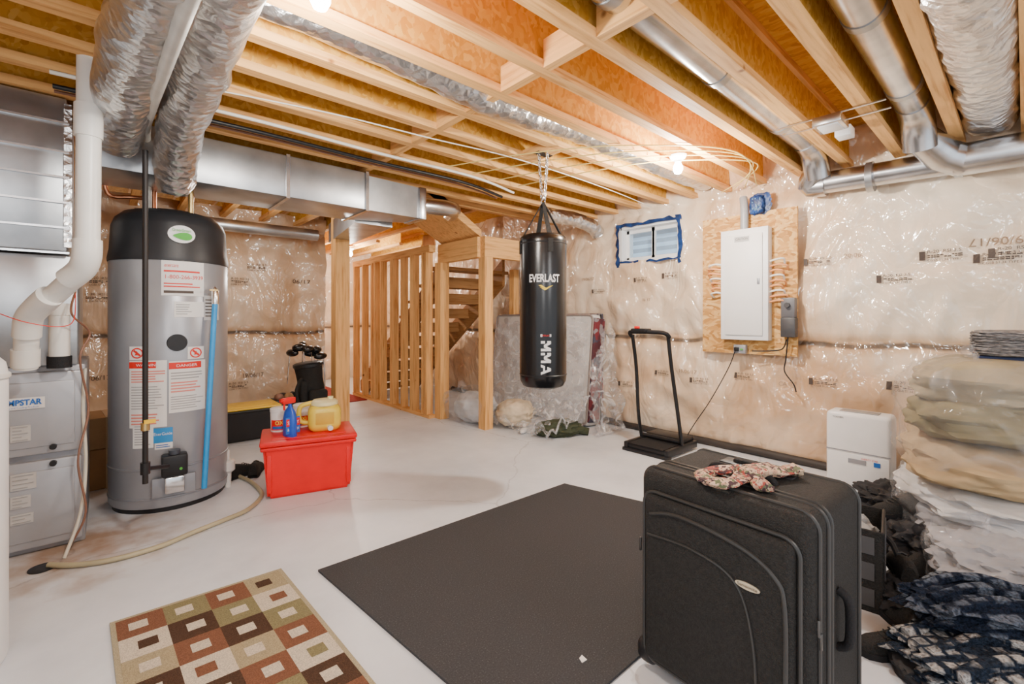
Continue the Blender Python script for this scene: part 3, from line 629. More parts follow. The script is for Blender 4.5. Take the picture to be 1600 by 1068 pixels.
for i in range(nc):
    for j in range(nr):
        a=O+un*(bw+i*cs)+vn*(bw+j*cs); mb.mi=base[j][i]
        def Q(u0,v0,u1,v1,z): mb.poly([V(((a+un*cs*u+vn*cs*v).x,(a+un*cs*u+vn*cs*v).y,z)) for u,v in((u0,v0),(u1,v0),(u1,v1),(u0,v1))])
        Q(0,0,1,1,.0088); mb.mi=inn[j][i]; ox=.06*((i*3+j*5)%3-1); Q(.30+ox,.30,.70+ox,.68,.0095)
o=obj('area_rug',mb,cm,smooth=0); tag(o,'small rug with brown, cream, rust and olive squares','rug')
# ================================================================ HEAVY BAG
BC=(2.275,2.235); BR=.163
t=thing('punching_bag','black hanging punching bag with white and yellow lettering','punching bag',(BC[0],BC[1],.72))
bd=obj('bag_body',MB().lathe([(.02,.705),(.10,.71),(.14,.725),(BR-.004,.76),(BR,.80),(BR,1.72),(BR-.004,1.75),(BR-.02,1.765),(.02,1.765)],(*BC,0),48),BLKG,t)
for z in (.80,1.70): obj('seam',MB().lathe([(BR,z),(BR+.003,z+.003),(BR+.003,z+.006),(BR,z+.009)],(*BC,0),48),BLK,bd)
ring=V((BC[0],BC[1],2.0))
for k in range(4):
    a=PI/4+k*PI/2+.3; e=V((BC[0]+(BR-.008)*cos(a),BC[1]+(BR-.008)*sin(a),1.73))
    w=V((-sin(a),cos(a),0))*.018
    obj('strap',MB().prism([e-w,e+w,ring+w*.6,ring-w*.6],V((cos(a),sin(a),0))*.006),BLKF,t)
    e2=V((BC[0]+(BR+.002)*cos(a),BC[1]+(BR+.002)*sin(a),1.68)); obj('strap_tab',MB().box(e2,(.006,.035,.09),a),BLKF,t)
obj('ring',MB().tube([ring+V((.02*cos(i*PI/8),0,.02*sin(i*PI/8)+.005)) for i in range(16)],.004,8,True),CHROME,t)
for k,(dx,dy) in enumerate(((-.045,0),(.045,0),(0,.04),(.0,-.04))):
    mb=MB(); top=V((BC[0]+dx,BC[1]+dy,2.335)); bot=ring+V((dx*.3,dy*.3,.02)); n_=12
    for i in range(n_):
        c=bot.lerp(top,(i+.5)/n_); ax=V((1,0,0)) if i%2 else V((0,1,0))
        mb.tube([c+ax*.010*cos(q*PI/5)+V((0,0,.018*sin(q*PI/5))) for q in range(10)],.0034,5,True)
    obj('chain',mb,CHROME,t)
obj('swivel_bracket',MB().box((BC[0],BC[1],2.336),(.14,.05,.006)),BLK,t)
struct('blocking',MB().bb((BC[0]-.07,2.13,2.34),(BC[0]+.07,2.37,2.385)),wY,ceil)
def bt(s,px,py,w,h,mat,vert=False):
    ph,z=CH(px,py,BC,BR); mb=MB(); mb.text(s,w,h,cylfn(BC,BR+.003,ph,z,vert)); obj('lettering',mb,mat,bd,smooth=0)
bt('*EVERLAST',851,434,.215,.055,INKW)
def strokes(letter,w,h,s):
    if letter=='M': return [[(0,0),(s,0),(s,h),(0,h)],[(w-s,0),(w,0),(w,h),(w-s,h)],[(0,h),(s*1.15,h),(w/2+s*.5,h*.30),(w/2-s*.5,h*.30)],[(w,h),(w-s*1.15,h),(w/2-s*.5,h*.30),(w/2+s*.5,h*.30)]]
    return [[(0,0),(s,0),(w/2+s*.45,h),(w/2-s*.55,h)],[(w,0),(w-s,0),(w/2-s*.45,h),(w/2+s*.55,h)],[(w*.22,h*.22),(w*.78,h*.22),(w*.70,h*.40),(w*.30,h*.40)]]
ph,z=CH(853,558,BC,BR); mb=MB(); x=-.108
for k,ch in enumerate('MMA'):
    wl=.068
    for i,pl_ in enumerate(strokes(ch,wl,.068,.017)):
        f=cylfn(BC,BR+.003+.0004*i,ph,z,True); mb.poly([f(x+a,b-.034) for a,b in pl_])
    x+=wl+.010
obj('lettering',mb,INKW,bd,smooth=0)
ph,z=CH(853,448,BC,BR); f=cylfn(BC,BR+.003,ph,z); mb=MB()
mb.poly([f(-.05,.012),f(-.03,.014),f(0,-.006),f(.0,-.02)]); mb.poly([f(.05,.012),f(.0,-.02),f(0,-.006),f(.03,.008)]); mb.poly([f(-.045,.002),f(-.02,-.008),f(0,-.02),f(-.01,-.022)]); obj('emblem',mb,INKY,bd,smooth=0)
ph,z=CH(853,524,BC,BR); mb=MB(); f=cylfn(BC,BR+.002,ph,z)
mb.poly([f(-.036,-.009),f(.036,-.009),f(.036,.009),f(-.036,.009)]); pm=obj('logo_bar',mb,INKW,bd,smooth=0)
mb=MB(); mb.text('EVERLAST',.060,.011,cylfn(BC,BR+.004,ph,z)); obj('lettering',mb,INKR,bd,smooth=0)
# ================================================================ RED TOTE AND CLEANERS
RZ=-.26; RC=V((1.075,3.40,0))
def tote(label,loc,rz,w,d,h,mb_,ml,lidh=.035,group=None):
    t=thing('storage_tote',label,'storage tote',loc,rz,group)
    mb=MB(); k=.9
    pts0=[(-w/2*k,-d/2*k),(w/2*k,-d/2*k),(w/2*k,d/2*k),(-w/2*k,d/2*k)]
    a=[mb.bm.verts.new((x,y,.0)) for x,y in pts0]; b=[mb.bm.verts.new((x/k,y/k,h)) for x,y in pts0]
    mb._f(a[::-1]); mb._f(b)
    for i in range(4): mb._f((a[i],a[(i+1)%4],b[(i+1)%4],b[i]))
    bmesh.ops.bevel(mb.bm,geom=mb.bm.edges[:],offset=.018,segments=3,affect='EDGES')
    obj('body',mb,mb_,t,local=True)
    obj('rim',MB().box((0,0,h-.02),(w+.025,d+.025,.025),0,.01),mb_,t,local=True)
    l=obj('lid',MB().box((0,0,h+lidh/2-.005),(w+.035,d+.035,lidh),0,.012),ml,t,local=True)
    obj('lid_panel',MB().box((0,0,h+lidh-.006),(w*.82,d*.78,.012),0,.005),ml,l,local=True)
    for s in (-1,1):
        obj('handle',MB().box((s*(w/2+.004),0,h-.05),(.03,.13,.022),0,.008),mb_,t,local=True)
        obj('corner_rib',MB().box((s*w*.43,-d/2+.004,h*.48),(.03,.012,h*.7),0,.005),mb_,t,local=True)
    return t
tote('bright red plastic storage tote with lid, cleaning supplies on top',RC,RZ,.57,.40,.355,RED,RED)
RT=.386
def onlid(px,py): return G(px,py,RT)
def tub(px,py,lab,s_=1):
    p=onlid(px,py); t=thing('cleaner_tub',lab,'tub',p)
    obj('body',MB().lathe([(.05,0),(.057,.005),(.060,.14),(.058,.145)],n=28),STK,t,local=True)
    obj('lid',MB().lathe([(.062,.142),(.063,.165),(.055,.17),(.01,.17)],n=28),STK,t,local=True)
    a0=math.atan2(-p.y,-p.x)
    mb=MB().cpatch((0,0),.0612,a0-1.0,a0+1.0,.02,.09,12); lb=obj('paper_label',mb,RED,t,local=True,smooth=0)
    mb=MB(); mb.text('*OXI',.06,.03,cylfn((0,0),.0625,a0,.07)); obj('lettering',mb,INKY,lb,local=True,smooth=0)
    mb=MB(); mb.cpatch((0,0),.0622,a0-.8,a0+.8,.026,.046,8); obj('stripe',mb,INKB,lb,local=True,smooth=0)
tub(437,673,'white tub with red label at the left end of the red tote lid'); tub(472,666,'white tub with red label behind the spray bottle')
p=onlid(453,681); t=thing('spray_bottle','blue spray bottle with red trigger head on the red tote','spray bottle',p,.25)
S_=1.3
obj('body',MB().tube([(0,0,z*S_) for z in (0,.005,.09,.13,.155,.17)],[.06,.064,.064,.05,.02,.014],24,flat=.55),M('blue bottle',(.02,.10,.6),.3),t,local=True)
obj('trigger_head',MB().box((-.01,0,.245),(.09,.032,.042),0,.008),RED,t,local=True); obj('trigger',MB().box((-.04,0,.21),(.012,.012,.055),0,.004),RED,t,local=True); obj('nozzle',MB().cyl((-.045,0,.25),(-.068,0,.25),.012,n=12),RED,t,local=True)
obj('paper_label',MB().box((0,-.036,.08),(.10,.006,.11),0,.001),M('blue label',(.02,.16,.6),.4),t,local=True)
obj('paper_label',MB().box((0,-.038,.10),(.095,.006,.05),0,.001),RED,t,local=True)
mb=MB(); mb.text('SPRAY',.08,.024,lambda u,v:V((u,-.043,.10+v))); mb.text('& WASH',.08,.020,lambda u,v:V((u,-.0405,.055+v))); obj('lettering',mb,INKW,t,local=True,smooth=0)
JY_=M('pale yellow plastic',(.86,.64,.06),.35,var=.05); JL=M('cream lid plastic',(.86,.78,.42),.4,var=.03)
p=onlid(507,671); t=thing('drink_jug','squat yellow drink jug with pale lid and side handle on the red tote','jug',p,-.3)
obj('body',MB().box((0,0,.095),(.22,.19,.19),0,.055,5),JY_,t,local=True)
obj('lid',MB().lathe([(.085,.18),(.092,.188),(.09,.208),(.075,.22),(.02,.224)],n=36),JL,t,local=True)
obj('handle',MB().tube(cr([(-.09,0,.06),(-.15,0,.07),(-.168,0,.12),(-.155,0,.18),(-.09,0,.20),(-.05,0,.20)],5),.016,12),JY_,t,local=True)
obj('spout_cap',MB().cyl((.04,0,.222),(.04,0,.24),.02,n=18),JL,t,local=True); obj('spigot',MB().cyl((.03,-.09,.035),(.035,-.125,.035),.018,n=14),WHT,t,local=True)
obj('paper_label',MB().box((0,-.0965,.10),(.12,.004,.08),0,.001),M('ochre label',(.70,.42,.03),.5),t,local=True)
tote('black storage tote with yellow lid nearest the water heater',(1.0,5.15,0),.0,.58,.36,.31,BLK,YEL,.022)
t=thing('open_crate','dark crate of odds and ends beside the golf bag','crate',(1.50,5.45,0))
obj('body',MB().box((1.50,5.45,.15),(.30,.24,.30),0,.01),BLK,t)
for i in range(5): obj('content',MB().blob((1.40+.05*i,5.42+.05*(i%2),.32),(.05,.045,.045),amp=.2,seed=i,sub=2),[BROWNW,BLK,CARD,BLK,BLK][i],t)
gp=V((1.78,5.40,0)); t=thing('golf_bag','black golf bag standing upright near the back wall','golf bag',gp)
tilt=Matrix.Rotation(-.12,4,'Y')
obj('bag_tube',MB().lathe([(.12,0),(.14,.01),(.145,.3),(.135,.5),(.145,.62),(.155,.66),(.14,.66)],gp,24,tilt),BLKF,t)
obj('pocket',MB().box(gp+V((-.02,-.14,.22)),(.20,.10,.34),0,.03,3),BLKF,t); obj('pocket',MB().box(gp+V((-.15,-.04,.30)),(.09,.16,.38),0,.03,3),BLKF,t)
obj('bag_rim',MB().lathe([(.145,.64),(.16,.65),(.16,.68),(.145,.69)],gp,24,tilt),BLK,t); obj('shoulder_strap',MB().tube(cr([gp+V((-.14,-.05,.55)),gp+V((-.24,-.12,.4)),gp+V((-.20,-.1,.2)),gp+V((-.12,-.05,.12))],5),.018,8),BLKF,t)
cl=None
for i,(dx,dy,dz,a) in enumerate(((-.18,-.03,.86,0),(-.10,-.08,.84,.5),(0,-.04,.83,1),(-.24,.03,.80,2),(.02,-.1,.76,.3),(-.13,.04,.88,1.2),(-.05,.0,.79,.1))):
    if cl is None:
        cl=thing('golf_club','black golf club head sticking out of the golf bag','golf club',gp+V((dx,dy,dz)),a,'golf clubs in the bag')
        obj('club_head',MB().blob((0,0,0),(.08,.052,.042),amp=.05,sub=3),BLKG,cl,local=True); obj('shaft',MB().cyl((.04,0,0),(.07,.01,-.35),.006,n=8),CHROME,cl,local=True); obj('sole_plate',MB().blob((0,0,.012),(.045,.03,.036),amp=0,sub=2),CHROME,cl,local=True)
    else: dup(cl,gp+V((dx,dy,dz)),a)
# ================================================================ SHOES
def shoe(label,loc,rz,group=None):
    t=thing('shoe',label,'shoe',loc,rz,group)
    mb=MB(); secs=[(-.135,.028,.08),(-.11,.036,.095),(-.06,.037,.09),(-.01,.036,.075),(.04,.042,.055),(.09,.044,.045),(.125,.032,.035),(.14,.012,.02)]
    rings=[]
    for x,w,h in secs:
        rings.append([mb.bm.verts.new((x,w*cos(q*PI/8),.015+h*max(0,sin(q*PI/8))**.7)) for q in range(9)])
    for A,B in zip(rings,rings[1:]):
        for q in range(8): mb._f((A[q],A[q+1],B[q+1],B[q]))
    mb._f(rings[0]); mb._f(rings[-1][::-1]); obj('upper',mb,BLKF,t,local=True)
    mb=MB(); pts=[(x,w*1.08) for x,w,h in secs]+[(x,-w*1.08) for x,w,h in secs[::-1]]; mb.slab([(a,b,0) for a,b in pts],0,.022); obj('sole',mb,BLKR,t,local=True)
    mb=MB()
    for i in range(4): mb.tube([(.0+.018*i,-.018,.088-.008*i),(.005+.018*i,0,.094-.009*i),(.0+.018*i,.018,.088-.008*i)],.003,6)
    obj('laces',mb,BLK,t,local=True); return t
sh=shoe('black shoe nearest the water heater beside the drain hose',G(380,742),.4)
dup(sh,G(400,738),1.2,'black shoe behind another beside the red tote')
spots=[((1385,772),.4,0,'black shoe farthest back, in front of the dehumidifier'),((1412,795),2.2,0,'black shoe on the floor beside the stacked plastic bags'),((1432,852),.2,0,'black shoe pressed against the lowest plastic bag'),((1420,905),2.8,0,'black shoe between organizer bag and grey clothes bag'),((1440,940),1.9,0,'black shoe just behind the rolled navy blankets'),((1418,985),.7,0,'black shoe nearest the suitcase wheel'),((1402,1020),2.4,0,'black shoe at the front of the heap by the suitcase corner'),((1410,930),.3,.09,'black shoe lying on top of the heap beside the organizer bag'),((1400,850),2.6,.16,'black shoe resting high on the crumpled black garment')]
for (q,a,z,lab) in spots: dup(sh,G(*q)+V((0,0,z)),a,lab)
GARM=M('black crumpled cloth',(.018,.018,.021),.7,bump=1,bscale=12,spec=.35)
for i,(q,sz,lab) in enumerate((((1395,800),(.20,.17,.08),'crumpled black garment on the shoe heap near the dehumidifier'),((1428,870),(.17,.14,.09),'crumpled black garment between the organizer bag and the plastic bags'),((1430,960),(.14,.11,.06),'crumpled black garment on the heap nearest the fleece rolls'))):
    p=G(*q); t=thing('black_garment',lab,'clothing',p)
    obj('folds',MB().blob(p+V((0,0,sz[2]*.9)),sz,amp=.35,freq=2.0,seed=60+i,sub=5,p=2.6),GARM,t)
    obj('sleeve',MB().tube(cr([p+V((0,0,sz[2]*1.6)),p+V((-.10,-.06,sz[2]*1.3)),p+V((-.17,-.10,.05)),p+V((-.12,-.2,.03))],8),.030,10,jit=.5,jf=10,flat=.6),GARM,t)
t=thing('small_wheels','pair of small black wheels on a frame among the shoes','wheels',(2.50,.30,0),.8)
for y in (-.05,.05):
    w_=obj('wheel',MB().tube([(0,y-.012,.06),(0,y+.012,.06)],.06,24),BLKR,t,local=True); obj('hub',MB().tube([(0,y-.015,.06),(0,y+.015,.06)],.022,14),GREY,w_,local=True)
obj('axle_frame',MB().tube([(0,-.08,.06),(0,.08,.06)],.01,8),BLK,t,local=True); obj('strut',MB().tube([(0,0,.06),(.12,0,.2),(.3,0,.26)],.012,8),BLK,t,local=True)
t=thing('organizer_bag','open black mesh organizer bag behind the suitcase','bag',(2.46,.53,0),.15)
w=.30;d=.26;h=.33
mb=MB()
for (c,s) in (((-w/2,0,h/2),(.012,d,h)),((w/2,0,h/2),(.012,d,h)),((0,-d/2,h/2),(w,.012,h)),((0,d/2,h/2),(w,.012,h)),((0,0,.006),(w,d,.012))): mb.box(c,s)
obj('shell',mb,BLKF,t,local=True)
for z in (.11,.22,.325): obj('piping',MB().tube([(-w/2,-d/2,z),(w/2,-d/2,z),(w/2,d/2,z),(-w/2,d/2,z)],.007,8,True),BLK,t,local=True)
for z in (.165,.06,.27):
    obj('mesh_window',MB().box((0,-d/2-.008,z),(w*.8,.003,.07)),M('grey mesh',(.07,.07,.08),.5),t,local=True); obj('mesh_window',MB().box((-w/2-.008,0,z),(.003,d*.8,.07)),M('grey mesh b',(.06,.06,.065),.5),t,local=True)
obj('content',MB().blob((0,0,.26),(.12,.1,.07),amp=.2,seed=3),M('grey cloth',(.3,.3,.3),.9),t,local=True)
# ================================================================ SUITCASE
SW,SD,SH=.53,.40,.685
t=thing('suitcase','large black soft sided suitcase standing upright in the right foreground','suitcase',(1.56,.61,0),-.06)
PIP=M('satin black piping',(.03,.03,.03),.35)
obj('body',MB().box((0,0,.035+(SH-.035)/2),(SD,SW,SH-.035),0,.042,5),BLKF,t,local=True)
obj('front_pocket',MB().box((-SD/2-.004,.0,.335),(.05,SW-.07,.55),0,.035,5),BLKF,t,local=True)
def rr(w,h,r,n=6):
    o=[]
    for (cx,cy,a0) in ((w/2-r,h/2-r,0),(-w/2+r,h/2-r,PI/2),(-w/2+r,-h/2+r,PI),(w/2-r,-h/2+r,1.5*PI)):
        for i in range(n+1): a=a0+PI/2*i/n; o.append((cx+r*cos(a),cy+r*sin(a)))
    return o
def loop(x,w,h,r,zc,rad,yc=0): return MB().tube([V((x,yc+a,zc+b)) for a,b in rr(w,h,r)],rad,8,True)
for x in (-SD/2+.038,-SD/2+.10,-SD/2+.125,SD/2-.038): obj('piping',loop(x,SW+.004,SH-.035,.05,.035+(SH-.035)/2,.006),PIP,t,local=True)
obj('zipper',loop(-SD/2-.008,SW-.055,.565,.045,.335,.006),PIP,t,local=True)
obj('zipper',MB().tube(cr([(-SD/2-.03,.20,.55),(-SD/2-.031,.10,.575),(-SD/2-.031,-.08,.56),(-SD/2-.03,-.18,.515),(-SD/2-.031,-.21,.43),(-SD/2-.031,-.21,.12)],8),.006,8),PIP,t,local=True)
obj('piping',MB().tube(cr([(-SD/2-.03,.21,.48),(-SD/2-.031,.05,.49),(-SD/2-.031,-.08,.45),(-SD/2-.031,-.13,.3),(-SD/2-.031,-.14,.08)],8),.004,8),PIP,t,local=True)
for (x,y,z) in ((-SD/2+.02,-SW/2-.006,.40),(-SD/2+.035,-SW/2-.006,.36),(-SD/2-.035,-.21,.13),(-SD/2-.02,SW/2-.02,.43)):
    mb=MB(); mb.box((x,y,z),(.007,.007,.045),0,.002); obj('zip_pull',mb,DMET,t,local=True)
obj('side_handle',MB().tube(cr([(-.02,-SW/2+.0,.28),(-.02,-SW/2-.025,.30),(-.02,-SW/2-.03,.36),(-.02,-SW/2-.025,.42),(-.02,-SW/2,.44)],5),.012,10),BLKR,t,local=True)
obj('top_handle',MB().tube(cr([(-.02,.1,SH-.01),(-.02,.085,SH+.012),(-.02,0,SH+.016),(-.02,-.085,SH+.012),(-.02,-.1,SH-.01)],6),.013,10),BLKR,t,local=True)
obj('handle_tray',MB().box((.10,0,SH-.002),(.07,.24,.014),0,.006),BLK,t,local=True); obj('pull_handle',MB().box((.10,0,SH+.008),(.035,.16,.02),0,.008),BLKR,t,local=True)
for s in (1,-1): obj('corner_guard',MB().box((-SD/2+.02,s*(SW/2-.03),.06),(.07,.08,.08),0,.03,4),BLK,t,local=True)
for (x,y) in ((-.12,.19),(-.12,-.19),(.13,.19),(.13,-.19)): obj('wheel',MB().tube([(x,y-.012,.025),(x,y+.012,.025)],.025,18),BLKR,t,local=True)
mb=MB(); mb.prism([V((-SD/2-.0295,-.115+.034*cos(q*PI/12),.455+.010*sin(q*PI/12))) for q in range(24)],(-.003,0,0)); pl=obj('badge_plate',mb,M('champagne badge',(.62,.56,.42),.35,.6),t,local=True)
mb=MB(); mb.text('Samsonite',.054,.009,lambda u,v:V((-SD/2-.0335,-.115-u,.455+v))); obj('lettering',mb,INK,pl,local=True,smooth=0)
FLO=patch('floral cloth',((.48,.28,.19),(.07,.035,.04),(.62,.44,.32),(.36,.06,.045),(.56,.42,.28),(.12,.14,.07)),48,.2,.8)
S0=G(1168,746,SH+.020)
t=thing('scarf','floral scarf knotted on top of the black suitcase','scarf',S0)
ex=V((rx,ry,0)); ey=V((fx,fy,0))
def Lc(a,b,z): v=ex*a*1.25+ey*b*1.25; return (v.x,v.y,z)
def rib(pts,r,seed):
    P=cr([S0+V(p) for p in pts],7); rr_=[r*(1+.35*noise.noise(V((i*.23,seed,0)))) for i in range(len(P))]; rr_[0]*=.4; rr_[-1]*=.5
    return MB().tube(P,rr_,14,jit=.4,seed=seed,flat=.5)
obj('loop',rib([Lc(0,0,.01),Lc(-.06,-.035,.0),Lc(-.10,-.022,.0),Lc(-.105,.02,.0),Lc(-.06,.045,.003),Lc(0,.025,.015)],.024,1),FLO,t)
obj('tail',rib([Lc(0,.0,.015),Lc(.05,.03,.008),Lc(.10,.045,.0),Lc(.16,.06,.0)],.032,2),FLO,t)
obj('tail',rib([Lc(0,.0,.015),Lc(.01,-.03,.004),Lc(.005,-.065,.0)],.032,3),FLO,t); obj('tail',rib([Lc(.01,.02,.01),Lc(.06,.06,.005),Lc(.10,.08,.0)],.028,5),FLO,t)
obj('knot',MB().blob(S0+V((0,0,.012)),(.032,.032,.022),amp=.2,seed=4,sub=3),FLO,t)
# ================================================================ PILE AT RIGHT
def pil(name,label,cat,c,sz,rz,mat,seed,amp=.12,p=2.6,group=None,tilt=0,freq=1.4):
    t=thing(name,label,cat,(c[0],c[1],c[2]-sz[2]),rz,group)
    m=Matrix.Rotation(tilt,4,'Y')
    obj('cushion' if 'pillow' in name or 'cushion' in name else 'folds',MB().blob((0,0,sz[2]),sz,amp=amp,seed=seed,p=p,mat=m,freq=freq,sub=5),mat,t,local=True)
    for k in range(2):
        y=-sz[1]*(.95-.03*k); mb=MB(); mb.tube([V((sz[0]*(-.8+1.6*i/20),sz[1]*(.0)+y,sz[2]*(1+.15*(2*k-1))))+V((0,.02*noise.noise(V((i*.4,seed,k))),.02*noise.noise(V((i*.3,seed,k+5))))) for i in range(21)],.012,6,jit=.4); obj('fold_edge',mb,mat,t,local=True)
    return t
def cloth(n_,c,bs=10): return M(n_,c,.95,bump=1,bscale=bs,spec=.1,var=.25,scale=5)
BEI=cloth('beige cloth',(.42,.31,.18)); OLV=cloth('olive tan cloth',(.22,.185,.095)); WCL=cloth('white cloth',(.56,.56,.56)); GCL=cloth('pale grey cloth',(.34,.34,.36),14); SND=cloth('olive beige cloth',(.34,.285,.18))
def sack(label,c,sz,seed,rz=0,p=3.4,amp=.07):
    t=thing('plastic_bag',label,'plastic bag',(c[0],c[1],c[2]-sz[2]),rz)
    obj('film',MB().blob((0,0,sz[2]),sz,amp=amp,freq=1.8,seed=seed,p=p,sub=5),BAGF,t,local=True)
    mb=MB(); a=V((-sz[0]*.5,sz[1]*.3,sz[2]*1.9)); mb.tube(cr([a,a+V((.02,0,.04)),a+V((.06,.03,.05)),a+V((.12,.02,.03))],5),[.01]*8+[.03]*8,8,jit=.5); obj('gathered_end',mb,BAGF,t,local=True); return t
sack('clear plastic bag of pale clothes at the bottom of the pile',(3.42,.05,.22),(.46,.43,.23),1)
pil('folded_clothes','grey folded clothes low inside the bottom plastic bag','clothes',(3.42,.08,.12),(.42,.38,.13),.2,GCL,2,.15,3)
pil('folded_clothes','white clothes bundled at the top of the bottom plastic bag','clothes',(3.40,.06,.29),(.41,.38,.09),.5,WCL,12,.18,3)
sack('big clear plastic bag holding folded bedding and a pillow under the grey blanket',(3.44,.02,.68),(.48,.47,.33),3)
pil('tan_bedding','plump folded tan bedding lowest in the big plastic bag','bedding',(3.42,.04,.47),(.44,.43,.14),.15,BEI,3,.12,2.6,tilt=-.04)
pil('olive_bedding','plump olive folded bedding in the middle of the big plastic bag','bedding',(3.43,.02,.68),(.43,.42,.13),.05,OLV,4,.12,2.6,tilt=.05)
pil('olive_pillow','fat beige olive pillow at the top of the big plastic bag','pillow',(3.45,.0,.86),(.43,.42,.14),.1,SND,14,.10,2.6,tilt=.02)
SG=M('grey brown knit',(.24,.23,.23),.95,var=.6,scale=40,bump=1,bscale=70,stretch=(1,1,5),spec=.1); NV_=M('navy cloth',(.02,.03,.08),.9)
t=thing('striped_blanket','folded grey blanket lying on the topmost bag','blanket',(3.50,-.10,.985),.05)
obj('fold',MB().box((0,0,.012),(.50,.54,.022),0,.01,3),NV_,t,local=True)
for i in range(3): obj('fold',MB().blob((0,.0,.045+.038*i),(.27-.01*(i%2),.29,.024),amp=.05,seed=i,p=8,sub=5),SG,t,local=True)
t=thing('white_towel','white folded towel on the grey blanket at the right edge','towel',(3.58,-.22,1.13),.05)
for i in range(2): obj('fold',MB().box((0,0,.014+.026*i),(.32,.34,.026),0,.012,3),WCL,t,local=True)
sack('low plastic bag of grey clothes in front of the pile',(2.88,.02,.15),(.28,.29,.155),6)
pil('grey_clothes','crumpled grey clothes in the low front plastic bag','clothes',(2.88,.02,.13),(.25,.26,.12),.5,GCL,8,.25,2.6,freq=2.2)
NAVP=fleece('slate and white checked fleece',(.02,.03,.05),(.42,.42,.42),20,.26,.40); NAVS=fleece('navy checked fleece',(.012,.018,.035),(.10,.12,.16),16); NAVG=fleece('slate fleece',(.015,.02,.032),(.16,.18,.21),26)
for i,(c,sz,rz,lab,m) in enumerate([((2.20,.05,.065),(.30,.17,.065),-.75,'navy, grey and white patterned fleece heap lowest at the bottom right corner',NAVP),((2.34,.06,.175),(.28,.12,.055),-.8,'dark navy fleece heap on top at the bottom right',NAVS),((2.50,.14,.07),(.24,.12,.07),-.6,'slate blue fleece heap behind the other two fleeces',NAVG)]):
    t=thing('fleece_blanket',lab,'blanket',(c[0],c[1],c[2]-sz[2]),rz)
    obj('folds',MB().blob((0,0,sz[2]),sz,amp=.22,freq=2.2,seed=20+i,p=2.8,sub=5),m,t,local=True)
    for q in range(3):
        y=sz[1]*(-.7+.55*q); obj('fold_edge',MB().tube(cr([(-sz[0]*.85,y,sz[2]*1.6),(-sz[0]*.2,y+.03,sz[2]*(2.0+.1*q)),(sz[0]*.3,y-.02,sz[2]*2.0),(sz[0]*.85,y+.02,sz[2]*1.6)],8),.020,8,jit=.5,jf=9),m,t,local=True)
p=G(1440,1050); t=thing('black_cloth','black cloth heap on the floor beside the suitcase','cloth',p)
obj('folds',MB().blob(p+V((0,0,.03)),(.13,.08,.04),amp=.2,freq=2,seed=31),GARM,t); obj('hem',MB().tube(cr([p+V((-.12,-.02,.02)),p+V((0,-.08,.03)),p+V((.12,-.02,.02))],6),.01,6),GARM,t)
# ================================================================ DEHUMIDIFIER
t=thing('dehumidifier','white dehumidifier on the floor against the insulated wall','dehumidifier',(3.97,.77,0))
obj('housing',MB().box((3.98,.77,.27),(.20,.37,.52),0,.03,4),WHT,t)
obj('seam_line',MB().box((3.878,.77,.262),(.006,.36,.006)),GREY,t)
obj('water_bucket',MB().box((3.885,.77,.14),(.02,.35,.22),0,.008),WHT,t); obj('water_gauge',MB().box((3.873,.77,.20),(.004,.10,.03)),GREY,t)
mb=MB(); mb.text('TOSHIBA',.065,.012,lambda u,v:V((3.877,.88-u,.492+v))); obj('lettering',mb,INK,t,smooth=0)
mb=MB(); mb.text('ENERGY STAR',.09,.012,lambda u,v:V((3.873,.70-u,.225+v))); obj('lettering',mb,INKR,t,smooth=0); obj('sticker',MB().box((3.873,.66,.20),(.003,.035,.03)),INKB,t)
obj('control_panel',MB().box((3.96,.77,.532),(.10,.22,.006),0,.002),M('panel grey',(.3,.3,.3),.3),t)
for (a) in (-.12,.12): obj('caster',MB().cyl((3.95,.77+a-.01,.012),(3.95,.77+a+.01,.012),.012,n=12),BLK,t)
# ================================================================ TREADMILL
t=thing('walking_treadmill','compact black folding treadmill with tall handrail by the wall','treadmill',(3.75,2.18,0))
obj('deck',MB().bb((3.50,1.98,.02),(4.0,2.40,.07),.012),BLK,t); obj('belt',MB().bb((3.49,2.02,.072),(3.9,2.36,.076)),BLKR,t)
obj('motor_cover',MB().bb((3.80,2.0,.07),(4.0,2.38,.12),.02),BLK,t)
for (yb,yt) in ((2.39,2.35),(1.99,2.0)):
    obj('side_rail',MB().bb((3.49,yb-.018,.02),(4.0,yb+.018,.08),.006),BLK,t)
    obj('upright',MB().tube(cr([(3.76,yb,.05),(3.70,yb,.3),(3.60,yt,.75),(3.54,yt,1.04)],5),.016,12),BLK,t)
obj('handlebar',MB().tube(cr([(3.54,2.36,1.03),(3.50,2.35,1.06),(3.48,2.29,1.07),(3.48,2.06,1.07),(3.50,2.0,1.06),(3.54,1.99,1.03)],5),.018,12),BLKR,t)
obj('lower_crossbar',MB().cyl((3.76,1.99,.10),(3.76,2.39,.10),.018,n=12),BLK,t)
cs_=obj('console',MB().box((3.49,2.23,1.085),(.10,.15,.03),0,.01),BLK,t); obj('safety_key',MB().box((3.46,2.25,1.11),(.03,.04,.02),0,.005),RED,cs_); obj('foot_bar',MB().bb((3.48,1.96,.0),(3.53,2.42,.03),.006),BLK,t)
